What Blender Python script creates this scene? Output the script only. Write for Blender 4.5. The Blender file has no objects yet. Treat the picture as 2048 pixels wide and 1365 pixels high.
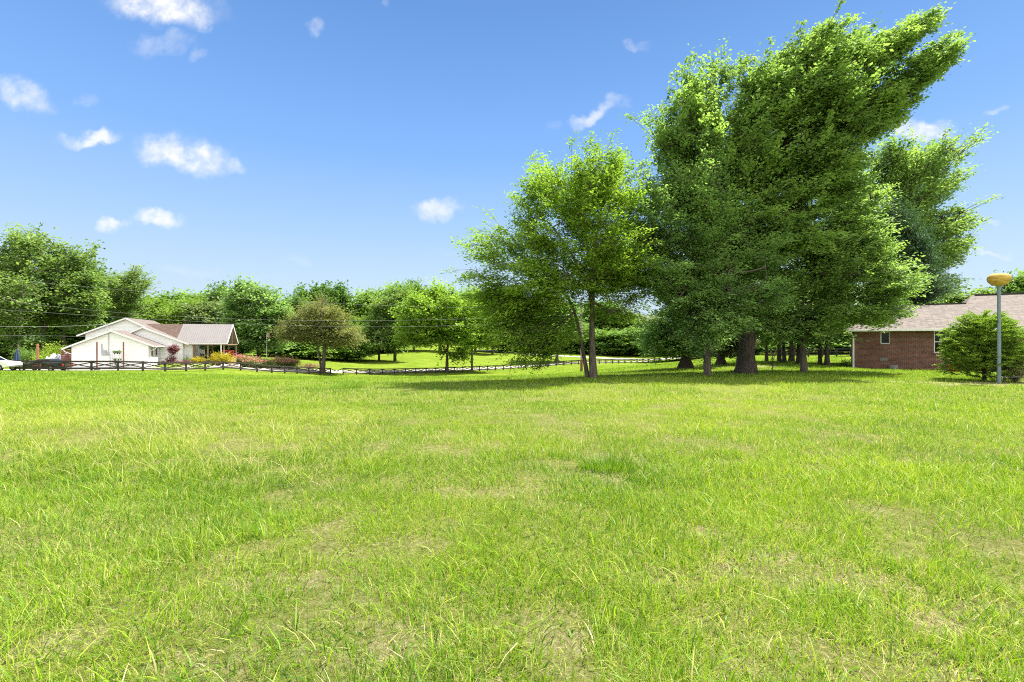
import bpy, math, random
import numpy as np
from mathutils import Vector, Matrix

# ------------------------------------------------------------------ camera, world, sun, exposure
SC = bpy.context.scene
COL = SC.collection
FPX, CX, CY, CAMZ = 1000.0, 1024.0, 682.5, 1.6      # focal length in photo pixels, image centre, eye height

cam_d = bpy.data.cameras.new('camera')
cam = bpy.data.objects.new('camera', cam_d); COL.objects.link(cam)
cam.location = (0, 0, CAMZ); cam.rotation_euler = (math.radians(90), 0, 0)
cam_d.sensor_width = 36; cam_d.lens = 36 * FPX / 2048
cam_d.clip_start = 0.05; cam_d.clip_end = 3000
SC.camera = cam

SUN_EL, SUN_AZ = math.radians(60), math.radians(60)
SUN_DIR = Vector((math.cos(SUN_EL) * math.sin(SUN_AZ), math.cos(SUN_EL) * math.cos(SUN_AZ), math.sin(SUN_EL)))
sl = bpy.data.lights.new('sun', 'SUN'); sl.energy = 3.85; sl.angle = math.radians(0.53); sl.color = (1.0, 0.955, 0.88)
so = bpy.data.objects.new('sun', sl); COL.objects.link(so)
so.rotation_euler = SUN_DIR.to_track_quat('Z', 'Y').to_euler()

SC.view_settings.view_transform = 'Standard'; SC.view_settings.look = 'None'
SC.view_settings.exposure = 1.92; SC.view_settings.gamma = 1.0
try: SC.view_settings.use_curve_mapping = False
except Exception: pass
SC.cycles.use_denoising = False; SC.cycles.filter_width = 1.1
SC.cycles.sample_clamp_indirect = 6.0
SC.cycles.max_bounces = 8; SC.cycles.transmission_bounces = 5; SC.cycles.diffuse_bounces = 4
SC.cycles.transparent_max_bounces = 8

SKY_STRENGTH = 0.05
CLOUD_V = 0.285     # radiance of sunlit cloud
W = bpy.data.worlds.new('World'); SC.world = W; W.use_nodes = True
def build_world():
    nt = W.node_tree; N = nt.nodes; L = nt.links; N.clear()
    out = N.new('ShaderNodeOutputWorld'); bg = N.new('ShaderNodeBackground'); bg.inputs[1].default_value = SKY_STRENGTH
    sky = N.new('ShaderNodeTexSky'); sky.sky_type = 'NISHITA'; sky.sun_disc = False
    sky.sun_elevation = SUN_EL; sky.sun_rotation = SUN_AZ; sky.altitude = 100
    sky.air_density = 1.0; sky.dust_density = 0.6; sky.ozone_density = 3.0
    tc = N.new('ShaderNodeTexCoord'); sp = N.new('ShaderNodeSeparateXYZ'); L.new(tc.outputs['Generated'], sp.inputs[0])
    def M(op, a, b=None, c=None):
        m = N.new('ShaderNodeMath'); m.operation = op
        for i, v in enumerate((a, b, c)):
            if v is None: continue
            if hasattr(v, 'links'): L.new(v, m.inputs[i])
            else: m.inputs[i].default_value = v
        return m.outputs[0]
    ym = M('MAXIMUM', sp.outputs[1], 0.05)
    u = M('DIVIDE', sp.outputs[0], ym); v = M('DIVIDE', sp.outputs[2], ym)
    cb = N.new('ShaderNodeCombineXYZ'); L.new(u, cb.inputs[0]); L.new(v, cb.inputs[1])
    def noise(scale, detail, rough=0.6, vec=cb.outputs[0]):
        n = N.new('ShaderNodeTexNoise'); n.inputs['Scale'].default_value = scale; n.inputs['Detail'].default_value = detail
        n.inputs['Roughness'].default_value = rough; L.new(vec, n.inputs['Vector']); return n
    def VM(op, a, b=None, scale=None):
        m = N.new('ShaderNodeVectorMath'); m.operation = op; L.new(a, m.inputs[0])
        if b is not None:
            if hasattr(b, 'links'): L.new(b, m.inputs[1])
            else: m.inputs[1].default_value = b
        if scale is not None: m.inputs['Scale'].default_value = scale
        return m
    d = VM('SUBTRACT', noise(9, 6, 0.62).outputs['Color'], (0.5, 0.5, 0.5)); d2 = VM('SCALE', d.outputs[0], scale=0.11)
    q = VM('ADD', cb.outputs[0], d2.outputs[0]).outputs[0]
    # px, py, half width, half height, strength (how opaque), tilt in degrees
    clouds = [(325, 12, 120, 42, 1.0, -8), (395, 30, 50, 36, .8, 0), (325, 92, 60, 26, .35, 5), (395, 116, 16, 16, .3, 0), (50, 186, 70, 36, .75, -14), (168, 200, 20, 14, .2, 0),
              (178, 273, 62, 18, .9, 4), (365, 306, 92, 38, 1.0, -8), (330, 300, 55, 30, .9, 0), (465, 325, 30, 16, .55, -20),
              (217, 450, 32, 15, .8, -8), (310, 442, 55, 20, 1.0, 0), (875, 415, 56, 21, .75, 12), (838, 418, 24, 9, .3, 0),
              (624, 54, 22, 18, .55, 0), (780, 10, 10, 14, .35, 0), (1195, 222, 66, 15, .7, 26), (1160, 240, 26, 14, .5, 30),
              (1280, 84, 26, 10, .3, 0), (1840, 262, 72, 26, 1.0, 0), (1992, 231, 24, 11, .45, 10), (1985, 502, 55, 8, .45, 3),
              (1985, 436, 14, 8, .3, 0), (380, 540, 60, 10, .2, 0), (595, 520, 40, 8, .15, 0), (890, 515, 50, 10, .12, 0), (1100, 258, 20, 8, .2, 0)]
    tot = None
    for px, py, a, b, s, tilt in clouds:
        c = VM('SUBTRACT', q, ((px - CX) / FPX, (CY - py) / FPX, 0)).outputs[0]
        rot = N.new('ShaderNodeVectorRotate'); rot.rotation_type = 'Z_AXIS'; rot.inputs['Angle'].default_value = -math.radians(tilt)
        L.new(c, rot.inputs['Vector'])
        e = VM('MULTIPLY', rot.outputs[0], (FPX / a, FPX / b, 0)).outputs[0]
        ln = N.new('ShaderNodeVectorMath'); ln.operation = 'LENGTH'; L.new(e, ln.inputs[0])
        mr = N.new('ShaderNodeMapRange'); mr.interpolation_type = 'SMOOTHSTEP'
        L.new(ln.outputs['Value'], mr.inputs[0]); mr.inputs[1].default_value = 1.28; mr.inputs[2].default_value = 0.40
        mr.inputs[3].default_value = 0; mr.inputs[4].default_value = s
        tot = mr.outputs[0] if tot is None else M('MAXIMUM', tot, mr.outputs[0])
    fine = noise(24, 6, 0.6)
    fm = N.new('ShaderNodeMapRange'); L.new(fine.outputs[0], fm.inputs[0]); fm.inputs[1].default_value = 0.36; fm.inputs[2].default_value = 0.60
    fm.inputs[3].default_value = 0.42; fm.inputs[4].default_value = 1.0
    k = M('MULTIPLY', tot, fm.outputs[0])
    front = M('GREATER_THAN', sp.outputs[1], 0.1)
    k = M('MULTIPLY', k, front)
    k = M('MULTIPLY', M('POWER', k, 1.25), 0.95)
    # clear-air gradient blended with the physical sky, paler toward the horizon
    gr = N.new('ShaderNodeValToRGB'); L.new(sp.outputs[2], gr.inputs[0])
    stops = [(0.0, (.25, .31, .37)), (.06, (.25, .31, .37)), (.12, (.225, .298, .375)), (.198, (.175, .265, .385)), (.34, (.10, .20, .40)), (.463, (.072, .158, .34)), (.554, (.056, .130, .295)), (1.0, (.045, .10, .23))]
    while len(gr.color_ramp.elements) < len(stops): gr.color_ramp.elements.new(.5)
    for e_, (p_, c_) in zip(gr.color_ramp.elements, stops): e_.position = p_; e_.color = (*[x/SKY_STRENGTH/20 for x in c_], 1)
    g2 = VM('SCALE', gr.outputs[0], scale=13.9)
    hs = N.new('ShaderNodeMix'); hs.data_type = 'RGBA'; hs.inputs[0].default_value = .92
    L.new(sky.outputs[0], hs.inputs[6]); L.new(g2.outputs[0], hs.inputs[7])
    cv = CLOUD_V / SKY_STRENGTH
    # unseen bank of bright broken cloud, added behind the camera as fill light
    wv = VM('MULTIPLY', tc.outputs['Generated'], (1, 1, 2.2))
    bn = noise(2.3, 6, .6, wv.outputs[0]); bm = N.new('ShaderNodeMapRange'); L.new(bn.outputs[0], bm.inputs[0]); bm.inputs[1].default_value = .34; bm.inputs[2].default_value = .50
    yb = N.new('ShaderNodeMapRange'); L.new(sp.outputs[1], yb.inputs[0]); yb.inputs[1].default_value = .12; yb.inputs[2].default_value = -.15
    bk = M('MULTIPLY', bm.outputs[0], yb.outputs[0]); k = M('MAXIMUM', k, bk)
    mx = N.new('ShaderNodeMix'); mx.data_type = 'RGBA'; L.new(k, mx.inputs[0])
    L.new(hs.outputs[2], mx.inputs[6])
    cg = M('MULTIPLY_ADD', yb.outputs[0], cv*1.1, cv); cc = N.new('ShaderNodeCombineXYZ')
    for i_ in range(3): L.new(cg, cc.inputs[i_])
    L.new(cc.outputs[0], mx.inputs[7])
    L.new(mx.outputs[2], bg.inputs[0]); L.new(bg.outputs[0], out.inputs[0])
    return hs
SKY_TINT = build_world()

# ------------------------------------------------------------------ helpers
def P(px, py, Y): return ((px - CX) * Y / FPX, Y, CAMZ - (py - CY) * Y / FPX)

def tag(o, label=None, cat=None, group=None, kind=None):
    if label: o['label'] = label
    if cat: o['category'] = cat
    if group: o['group'] = group
    if kind: o['kind'] = kind
    return o

def empty(name, loc, label, cat, group=None, rz=0):
    o = bpy.data.objects.new(name, None); COL.objects.link(o); o.location = loc; o.rotation_euler = (0, 0, rz)
    o.empty_display_size = .3
    return tag(o, label, cat, group)

def np_mesh(name, v, faces_list, mat, parent=None, attrs=None, smooth=False):
    """v (n,3); faces_list: list of int arrays (m,k)"""
    me = bpy.data.meshes.new(name)
    v = np.asarray(v, dtype=np.float32)
    me.vertices.add(len(v)); me.vertices.foreach_set('co', v.ravel())
    idx = np.concatenate([f.ravel() for f in faces_list]).astype(np.int32)
    tot = np.concatenate([np.full(len(f), f.shape[1], dtype=np.int32) for f in faces_list])
    st = np.concatenate([[0], np.cumsum(tot)[:-1]]).astype(np.int32)
    me.loops.add(len(idx)); me.loops.foreach_set('vertex_index', idx)
    me.polygons.add(len(tot)); me.polygons.foreach_set('loop_start', st)
    try: me.polygons.foreach_set('loop_total', tot)
    except Exception: pass
    if smooth: me.polygons.foreach_set('use_smooth', np.ones(len(tot), dtype=bool))
    if attrs:
        for k, a in attrs.items():
            at = me.attributes.new(k, 'FLOAT', 'POINT'); at.data.foreach_set('value', np.asarray(a, dtype=np.float32))
    me.update(calc_edges=True)
    if mat: me.materials.append(mat)
    o = bpy.data.objects.new(name, me); COL.objects.link(o)
    if parent: o.parent = parent
    return o

class MB:
    """collects boxes, tubes and polygons into one mesh"""
    def __init__(s): s.v = []; s.f = []
    def add(s, vs, fs):
        b = len(s.v); s.v += [tuple(x) for x in vs]; s.f += [tuple(b + i for i in f) for f in fs]; return s
    def box(s, x0, x1, y0, y1, z0, z1):
        return s.add([(x0,y0,z0),(x1,y0,z0),(x1,y1,z0),(x0,y1,z0),(x0,y0,z1),(x1,y0,z1),(x1,y1,z1),(x0,y1,z1)],
                     [(0,3,2,1),(4,5,6,7),(0,1,5,4),(1,2,6,5),(2,3,7,6),(3,0,4,7)])
    def tube(s, pts, radii, n=8, cap=True):
        pts = [Vector(p) for p in pts]; k = len(pts)
        if not hasattr(radii, '__len__'): radii = [radii] * k
        b = len(s.v); up = Vector((0, 0, 1))
        for i, p in enumerate(pts):
            d = (pts[min(i + 1, k - 1)] - pts[max(i - 1, 0)]).normalized()
            a = d.cross(up) if abs(d.z) < .95 else d.cross(Vector((1, 0, 0)))
            a.normalize(); c = a.cross(d)
            for j in range(n):
                t = 2 * math.pi * j / n
                s.v.append(tuple(p + (a * math.cos(t) + c * math.sin(t)) * radii[i]))
        for i in range(k - 1):
            for j in range(n):
                s.f.append((b + i*n + j, b + i*n + (j+1) % n, b + (i+1)*n + (j+1) % n, b + (i+1)*n + j))
        if cap:
            s.f.append(tuple(b + j for j in range(n))[::-1]); s.f.append(tuple(b + (k-1)*n + j for j in range(n)))
        return s
    def bar(s, p, q, w, h):
        """rectangular bar from p to q"""
        p = Vector(p); q = Vector(q); d = (q - p).normalized(); up = Vector((0, 0, 1))
        a = d.cross(up); a = a.normalized() if a.length > .05 else Vector((1, 0, 0)); c = a.cross(d)
        vs = []
        for e in (p, q):
            for sa, sc in ((-1,-1),(1,-1),(1,1),(-1,1)): vs.append(e + a*sa*w/2 + c*sc*h/2)
        return s.add(vs, [(0,3,2,1),(4,5,6,7),(0,1,5,4),(1,2,6,5),(2,3,7,6),(3,0,4,7)])
    def lathe(s, prof, c=(0,0,0), n=20, sx=1, sy=1):
        b = len(s.v)
        for r, z in prof:
            for j in range(n):
                t = 2*math.pi*j/n; s.v.append((c[0]+r*math.cos(t)*sx, c[1]+r*math.sin(t)*sy, c[2]+z))
        k = len(prof)
        for i in range(k-1):
            for j in range(n): s.f.append((b+i*n+j, b+i*n+(j+1)%n, b+(i+1)*n+(j+1)%n, b+(i+1)*n+j))
        s.f.append(tuple(b+j for j in range(n))[::-1]); s.f.append(tuple(b+(k-1)*n+j for j in range(n)))
        return s
    def slab(s, poly, t):
        """polygon (3d points, planar) extruded straight down by t"""
        n = len(poly); vs = [tuple(p) for p in poly] + [(p[0], p[1], p[2]-t) for p in poly]
        return s.add(vs, [tuple(range(n)), tuple(range(2*n-1, n-1, -1))] + [(i, n+i, n+(i+1)%n, (i+1)%n) for i in range(n)])
    def build(s, name, mat, parent=None, smooth=False, bevel=0):
        me = bpy.data.meshes.new(name); me.from_pydata(s.v, [], s.f); me.update()
        me.materials.append(mat)
        if smooth:
            for p in me.polygons: p.use_smooth = True
        o = bpy.data.objects.new(name, me); COL.objects.link(o)
        if parent: o.parent = parent
        if bevel:
            m = o.modifiers.new('bevel', 'BEVEL'); m.width = bevel; m.segments = 2; m.limit_method = 'ANGLE'
        return o

# ---- value noise in numpy
def _hash(i, j, seed):
    n = (i * 374761393 + j * 668265263 + seed * 974711) & 0xffffffff
    n = ((n ^ (n >> 13)) * 1274126177) & 0xffffffff
    return ((n ^ (n >> 16)) & 0xffff) / 65535.0
def vnoise(x, y, scale, seed=0):
    x = np.asarray(x, float) / scale + 1000.5; y = np.asarray(y, float) / scale + 1000.5
    i = np.floor(x).astype(np.int64); j = np.floor(y).astype(np.int64); fx = x - i; fy = y - j
    fx = fx*fx*(3-2*fx); fy = fy*fy*(3-2*fy)
    a = _hash(i, j, seed); b = _hash(i+1, j, seed); c = _hash(i, j+1, seed); d = _hash(i+1, j+1, seed)
    return (a*(1-fx)+b*fx)*(1-fy) + (c*(1-fx)+d*fx)*fy
def fbm(x, y, scale, seed=0, o=3):
    s = 0; a = 1; t = 0
    for k in range(o): s = s + a*vnoise(x, y, scale/2**k, seed+k*7); t += a; a *= .5
    return s/t

# ------------------------------------------------------------------ materials
def mat_base(name):
    m = bpy.data.materials.new(name); m.use_nodes = True; nt = m.node_tree; nt.nodes.clear()
    out = nt.nodes.new('ShaderNodeOutputMaterial'); b = nt.nodes.new('ShaderNodeBsdfPrincipled')
    nt.links.new(b.outputs[0], out.inputs[0]); return m, nt, b, out
def NN(nt, t, **kw):
    n = nt.nodes.new(t)
    for k, v in kw.items(): setattr(n, k, v)
    return n
def ramp(nt, fac, stops, interp='LINEAR'):
    r = nt.nodes.new('ShaderNodeValToRGB'); r.color_ramp.interpolation = interp
    while len(r.color_ramp.elements) < len(stops): r.color_ramp.elements.new(.5)
    for e, (p, c) in zip(r.color_ramp.elements, stops): e.position = p; e.color = (*c, 1)
    nt.links.new(fac, r.inputs[0]); return r
def plain(name, col, rough=.6, var=.12, scale=6, metallic=0, bump=0.0, spec=.4, emis=None):
    m, nt, b, out = mat_base(name)
    tc = NN(nt, 'ShaderNodeTexCoord'); n = NN(nt, 'ShaderNodeTexNoise'); n.inputs['Scale'].default_value = scale; n.inputs['Detail'].default_value = 5
    nt.links.new(tc.outputs['Object'], n.inputs['Vector'])
    r = ramp(nt, n.outputs[0], [(.3, tuple(c*(1-var) for c in col)), (.7, tuple(min(1, c*(1+var)) for c in col))])
    nt.links.new(r.outputs[0], b.inputs['Base Color'])
    b.inputs['Roughness'].default_value = rough; b.inputs['Metallic'].default_value = metallic; b.inputs['Specular IOR Level'].default_value = spec
    if bump:
        bp = NN(nt, 'ShaderNodeBump'); bp.inputs['Strength'].default_value = bump; bp.inputs['Distance'].default_value = .02
        nt.links.new(n.outputs[0], bp.inputs['Height']); nt.links.new(bp.outputs[0], b.inputs['Normal'])
    return m

LEAF_GAIN = 1.8
def leaf_mat(name, dark, light, transl=.35, tint=(1.12, 1.12, .62), rough=.62, obj_var=.0, nscale=.5):
    gain = LEAF_GAIN if light[1] < .3 and light[0] < .25 else 1.0
    dark = tuple(c*gain for c in dark); light = tuple(c*gain for c in light); transl = min(.5, transl+.08)
    m, nt, b, out = mat_base(name); L = nt.links
    at = NN(nt, 'ShaderNodeAttribute', attribute_name='tint')
    g = NN(nt, 'ShaderNodeNewGeometry'); n = NN(nt, 'ShaderNodeTexNoise'); n.inputs['Scale'].default_value = nscale; n.inputs['Detail'].default_value = 3
    L.new(g.outputs['Position'], n.inputs['Vector'])
    a = NN(nt, 'ShaderNodeMath', operation='MULTIPLY_ADD'); L.new(n.outputs[0], a.inputs[0]); a.inputs[1].default_value = 1.1; a.inputs[2].default_value = -.5
    s = NN(nt, 'ShaderNodeMath', operation='ADD'); L.new(at.outputs['Fac'], s.inputs[0]); L.new(a.outputs[0], s.inputs[1])
    last = s.outputs[0]
    if obj_var:
        oi = NN(nt, 'ShaderNodeObjectInfo'); q = NN(nt, 'ShaderNodeMath', operation='MULTIPLY_ADD')
        L.new(oi.outputs['Random'], q.inputs[0]); q.inputs[1].default_value = obj_var*2; q.inputs[2].default_value = -obj_var
        q2 = NN(nt, 'ShaderNodeMath', operation='ADD'); L.new(last, q2.inputs[0]); L.new(q.outputs[0], q2.inputs[1]); last = q2.outputs[0]
    r = ramp(nt, last, [(0.0, dark), (1.0, light)])
    L.new(r.outputs[0], b.inputs['Base Color']); b.inputs['Roughness'].default_value = rough; b.inputs['Specular IOR Level'].default_value = .22
    t = NN(nt, 'ShaderNodeBsdfTranslucent'); mc = NN(nt, 'ShaderNodeMix', data_type='RGBA', blend_type='MULTIPLY'); mc.inputs[0].default_value = 1
    L.new(r.outputs[0], mc.inputs[6]); mc.inputs[7].default_value = (*tint, 1); L.new(mc.outputs[2], t.inputs[0])
    mx = NN(nt, 'ShaderNodeMixShader'); mx.inputs[0].default_value = transl
    L.new(b.outputs[0], mx.inputs[1]); L.new(t.outputs[0], mx.inputs[2]); L.new(mx.outputs[0], out.inputs[0])
    return m

def bark_mat(name, c0, c1, sz=1.0):
    m, nt, b, out = mat_base(name); L = nt.links
    tc = NN(nt, 'ShaderNodeTexCoord'); mp = NN(nt, 'ShaderNodeMapping'); mp.inputs['Scale'].default_value = (9*sz, 9*sz, 1.6*sz)
    L.new(tc.outputs['Object'], mp.inputs[0]); n = NN(nt, 'ShaderNodeTexNoise'); n.inputs['Scale'].default_value = 1.6; n.inputs['Detail'].default_value = 7
    n.inputs['Roughness'].default_value = .7; L.new(mp.outputs[0], n.inputs['Vector'])
    r = ramp(nt, n.outputs[0], [(.32, c0), (.68, c1)]); L.new(r.outputs[0], b.inputs['Base Color'])
    b.inputs['Roughness'].default_value = .9; b.inputs['Specular IOR Level'].default_value = .15
    bp = NN(nt, 'ShaderNodeBump'); bp.inputs['Strength'].default_value = .9; bp.inputs['Distance'].default_value = .05
    L.new(n.outputs[0], bp.inputs['Height']); L.new(bp.outputs[0], b.inputs['Normal'])
    return m

BARK = bark_mat('bark_grey_brown', (.035, .029, .022), (.17, .14, .11))
BARK_DARK = bark_mat('bark_dark', (.02, .016, .012), (.10, .08, .062))
BARK_PALE = bark_mat('bark_pale', (.13, .11, .09), (.42, .38, .33), .6)

LEAF_ELM = leaf_mat('elm_leaf', (.055, .105, .014), (.175, .27, .035), .45)
LEAF_OAK = leaf_mat('oak_leaf', (.050, .095, .028), (.18, .27, .075), .42)
LEAF_DARK = leaf_mat('deep_green_leaf', (.046, .095, .030), (.165, .255, .078), .42, (1.1, 1.12, .65))
LEAF_BLUE = leaf_mat('bluish_needle', (.018, .045, .024), (.05, .10, .05), .2)
LEAF_FAR = leaf_mat('far_leaf', (.032, .075, .014), (.12, .20, .036), .34, obj_var=.3, nscale=.25)
LEAF_FARL = leaf_mat('far_light_leaf', (.075, .15, .02), (.19, .30, .045), .40, obj_var=.15, nscale=.25)
LEAF_PALE = leaf_mat('far_pale_leaf', (.10, .16, .055), (.26, .34, .15), .34, nscale=.25)
LEAF_LEFT = leaf_mat('left_grove_leaf', (.035, .075, .018), (.15, .215, .06), .34, nscale=.3)
LEAF_CEDAR = leaf_mat('cedar_leaf', (.055, .072, .024), (.165, .175, .06), .25, nscale=.6)
LEAF_CYP = leaf_mat('cypress_leaf', (.036, .078, .012), (.155, .235, .03), .3, nscale=2.5)
LEAF_GOLD = leaf_mat('golden_leaf', (.30, .26, .02), (.58, .50, .05), .3, (1, 1, .4), nscale=2)
LEAF_LIME = leaf_mat('lime_leaf', (.14, .24, .03), (.34, .44, .06), .3, nscale=2)
LEAF_RED = leaf_mat('red_leaf', (.09, .035, .04), (.26, .12, .125), .3, (1.2, .7, .7), nscale=2)
LEAF_PINK = leaf_mat('pink_bloom', (.42, .16, .14), (.70, .36, .32), .3, (1.1, .8, .8), nscale=2)
LEAF_BUSH = leaf_mat('bush_leaf', (.035, .075, .02), (.12, .19, .05), .3, nscale=2)
LEAF_DRY = leaf_mat('dry_twig_leaf', (.10, .075, .05), (.26, .21, .14), .2, (1, 1, 1), nscale=2)

# ------------------------------------------------------------------ terrain
CTRL = []
def cp(px, py, Y): CTRL.append(P(px, py, Y))
def cz(x, y, z): CTRL.append((x, y, z))
for a in range(0, 360, 40): cz(6*math.sin(math.radians(a)), 6*math.cos(math.radians(a)), 0)
cz(0, 0, 0); cz(-12, 10, 0); cz(0, 14, -.02); cz(12, 12, 0); cz(20, 18, 0.0)
for a in range(100, 270, 28): cz(60*math.sin(math.radians(a)), 60*math.cos(math.radians(a)), 0); cz(400*math.sin(math.radians(a)), 400*math.cos(math.radians(a)), 0)
for c in [(100, 771, 20), (400, 771, 20), (700, 771, 20), (950, 766, 21), (0, 750, 34), (200, 750, 34), (450, 752, 38), (660, 758, 42), (880, 757, 42), (1050, 752, 42),
          (-250, 742, 57), (27, 742, 58), (250, 741.5, 60), (390, 743, 68), (530, 746, 78), (660, 750, 92), (780, 750, 98), (880, 747, 106), (960, 743, 114), (1060, 737, 125),
          (1180, 728.5, 135), (1320, 725, 150), (1163, 745, 55), (1185, 757, 21.3), (1170, 750, 32), (1300, 741, 32), (1371, 737, 31), (1415, 752, 22.9), (1492, 748, 24.3),
          (1608, 745, 25.6), (1300, 731, 60), (1450, 724, 60), (1600, 718, 60), (1566, 727, 37), (1645, 731, 33), (1708, 738, 33), (1850, 740, 31), (2048, 745, 29), (1998, 766, 19.3),
          (2200, 750, 26), (1640, 715, 80), (1850, 714, 60), (2300, 720, 50), (1500, 712, 100),
          (60, 741, 64), (220, 740, 69), (320, 738, 70), (400, 740, 71), (350, 724, 77), (430, 722, 79), (300, 722, 84), (-300, 735, 75), (100, 727, 90), (0, 728, 88), (500, 722, 98),
          (533, 727.5, 95), (480, 735, 88), (590, 736, 95), (650, 727, 115), (700, 727, 125), (760, 722, 137), (850, 722, 140), (850, 706, 172), (940, 713, 172), (960, 728, 140), (1000, 711, 185), (1114, 724, 150),
          (1100, 711, 195), (1300, 720, 172), (1250, 707, 225), (1000, 698, 260), (760, 690, 260), (500, 700, 180), (500, 682, 320), (200, 700, 180), (100, 682, 330),
          (1500, 700, 180), (1500, 685, 330), (1950, 690, 150), (1950, 678, 330), (-600, 720, 120), (1000, 680, 450), (300, 676, 450), (1800, 676, 450)]: cp(*c)
CTRL = np.array(CTRL)
def _warp(x, y):
    r = np.hypot(x, y) + 1e-6; k = np.log1p(r/14)/r
    return x*k, y*k
def _U(d2): return np.where(d2 > 1e-12, .5*d2*np.log(np.maximum(d2, 1e-12)), 0)
_cx, _cy = _warp(CTRL[:, 0], CTRL[:, 1])
_n = len(CTRL)
_K = _U((_cx[:, None]-_cx)**2 + (_cy[:, None]-_cy)**2) + np.eye(_n)*.004
_Pm = np.stack([np.ones(_n), _cx, _cy], 1)
_A = np.zeros((_n+3, _n+3)); _A[:_n, :_n] = _K; _A[:_n, _n:] = _Pm; _A[_n:, :_n] = _Pm.T
_w = np.linalg.solve(_A, np.concatenate([CTRL[:, 2], [0, 0, 0]]))
def H(x, y):
    sc = np.ndim(x) == 0
    x = np.atleast_1d(np.asarray(x, float)); y = np.atleast_1d(np.asarray(y, float)); out = np.empty(len(x))
    for i in range(0, len(x), 100000):
        a, b = _warp(x[i:i+100000], y[i:i+100000])
        out[i:i+100000] = _U((a[:, None]-_cx)**2 + (b[:, None]-_cy)**2) @ _w[:_n] + _w[_n] + _w[_n+1]*a + _w[_n+2]*b
    return float(out[0]) if sc else out
def G(px, Y):
    x = (px-CX)*Y/FPX; return (x, Y, H(x, Y))

# bare / mulch / worn places: x, y, rx, ry, strength
def gp(px, py):      # ground point near the camera (flat part)
    Y = CAMZ*FPX/(py-CY); return ((px-CX)*Y/FPX, Y)
BARE = []
for px, py, rx, ry, s in [(1440, 1075, .40, .22, .88), (1500, 1110, .30, .16, .8), (1220, 952, .8, .30, .55), (1330, 930, .7, .3, .4), (1590, 1050, .25, .12, .7), (800, 1270, .25, .2, .7), (120, 1290, .3, .15, .6),
                          (560, 1170, .3, .12, .7), (330, 1330, .3, .1, .5), (1130, 1290, .25, .12, .6), (1900, 1240, .35, .15, .7), (1500, 1330, .2, .1, .7), (1020, 1180, .4, .12, .5), (2000, 1350, .25, .1, .7),
                          (60, 1180, .4, .12, .5), (1330, 1030, .4, .15, .4), (1720, 1160, .3, .12, .6), (700, 1050, .4, .15, .4), (980, 985, .5, .2, .35), (1500, 940, .8, .2, .35), (350, 1120, .3, .1, .5)]:
    x, y = gp(px, py); BARE.append((x, y, rx, ry, s))
BARE += [(19.6, 18.9, 3.6, .9, 1.0), (17.0, 18.3, 2.2, .45, .8), (24, 19.5, 3.5, 1.6, 1.0)]
for px, Y in [(1380, 31), (1410, 31.3), (1440, 31.6), (1470, 31.5), (1500, 31), (1530, 31), (1555, 31.4)]: BARE.append(((px-CX)*Y/FPX, Y, 1.2, .8, .9))
def bare(x, y):
    s = np.zeros(len(x)); n = fbm(x, y, .35, 5); n2 = fbm(x, y, .09, 15)
    for a, b, rx, ry, k in BARE:
        d = np.hypot((x-a)/rx, (y-b)/ry) + (n-.5)*2.6 + (n2-.5)*1.6
        s = np.maximum(s, k*(.42 if k < .9 else 1)*np.clip(1.5-d, 0, 1))
    return s

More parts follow.
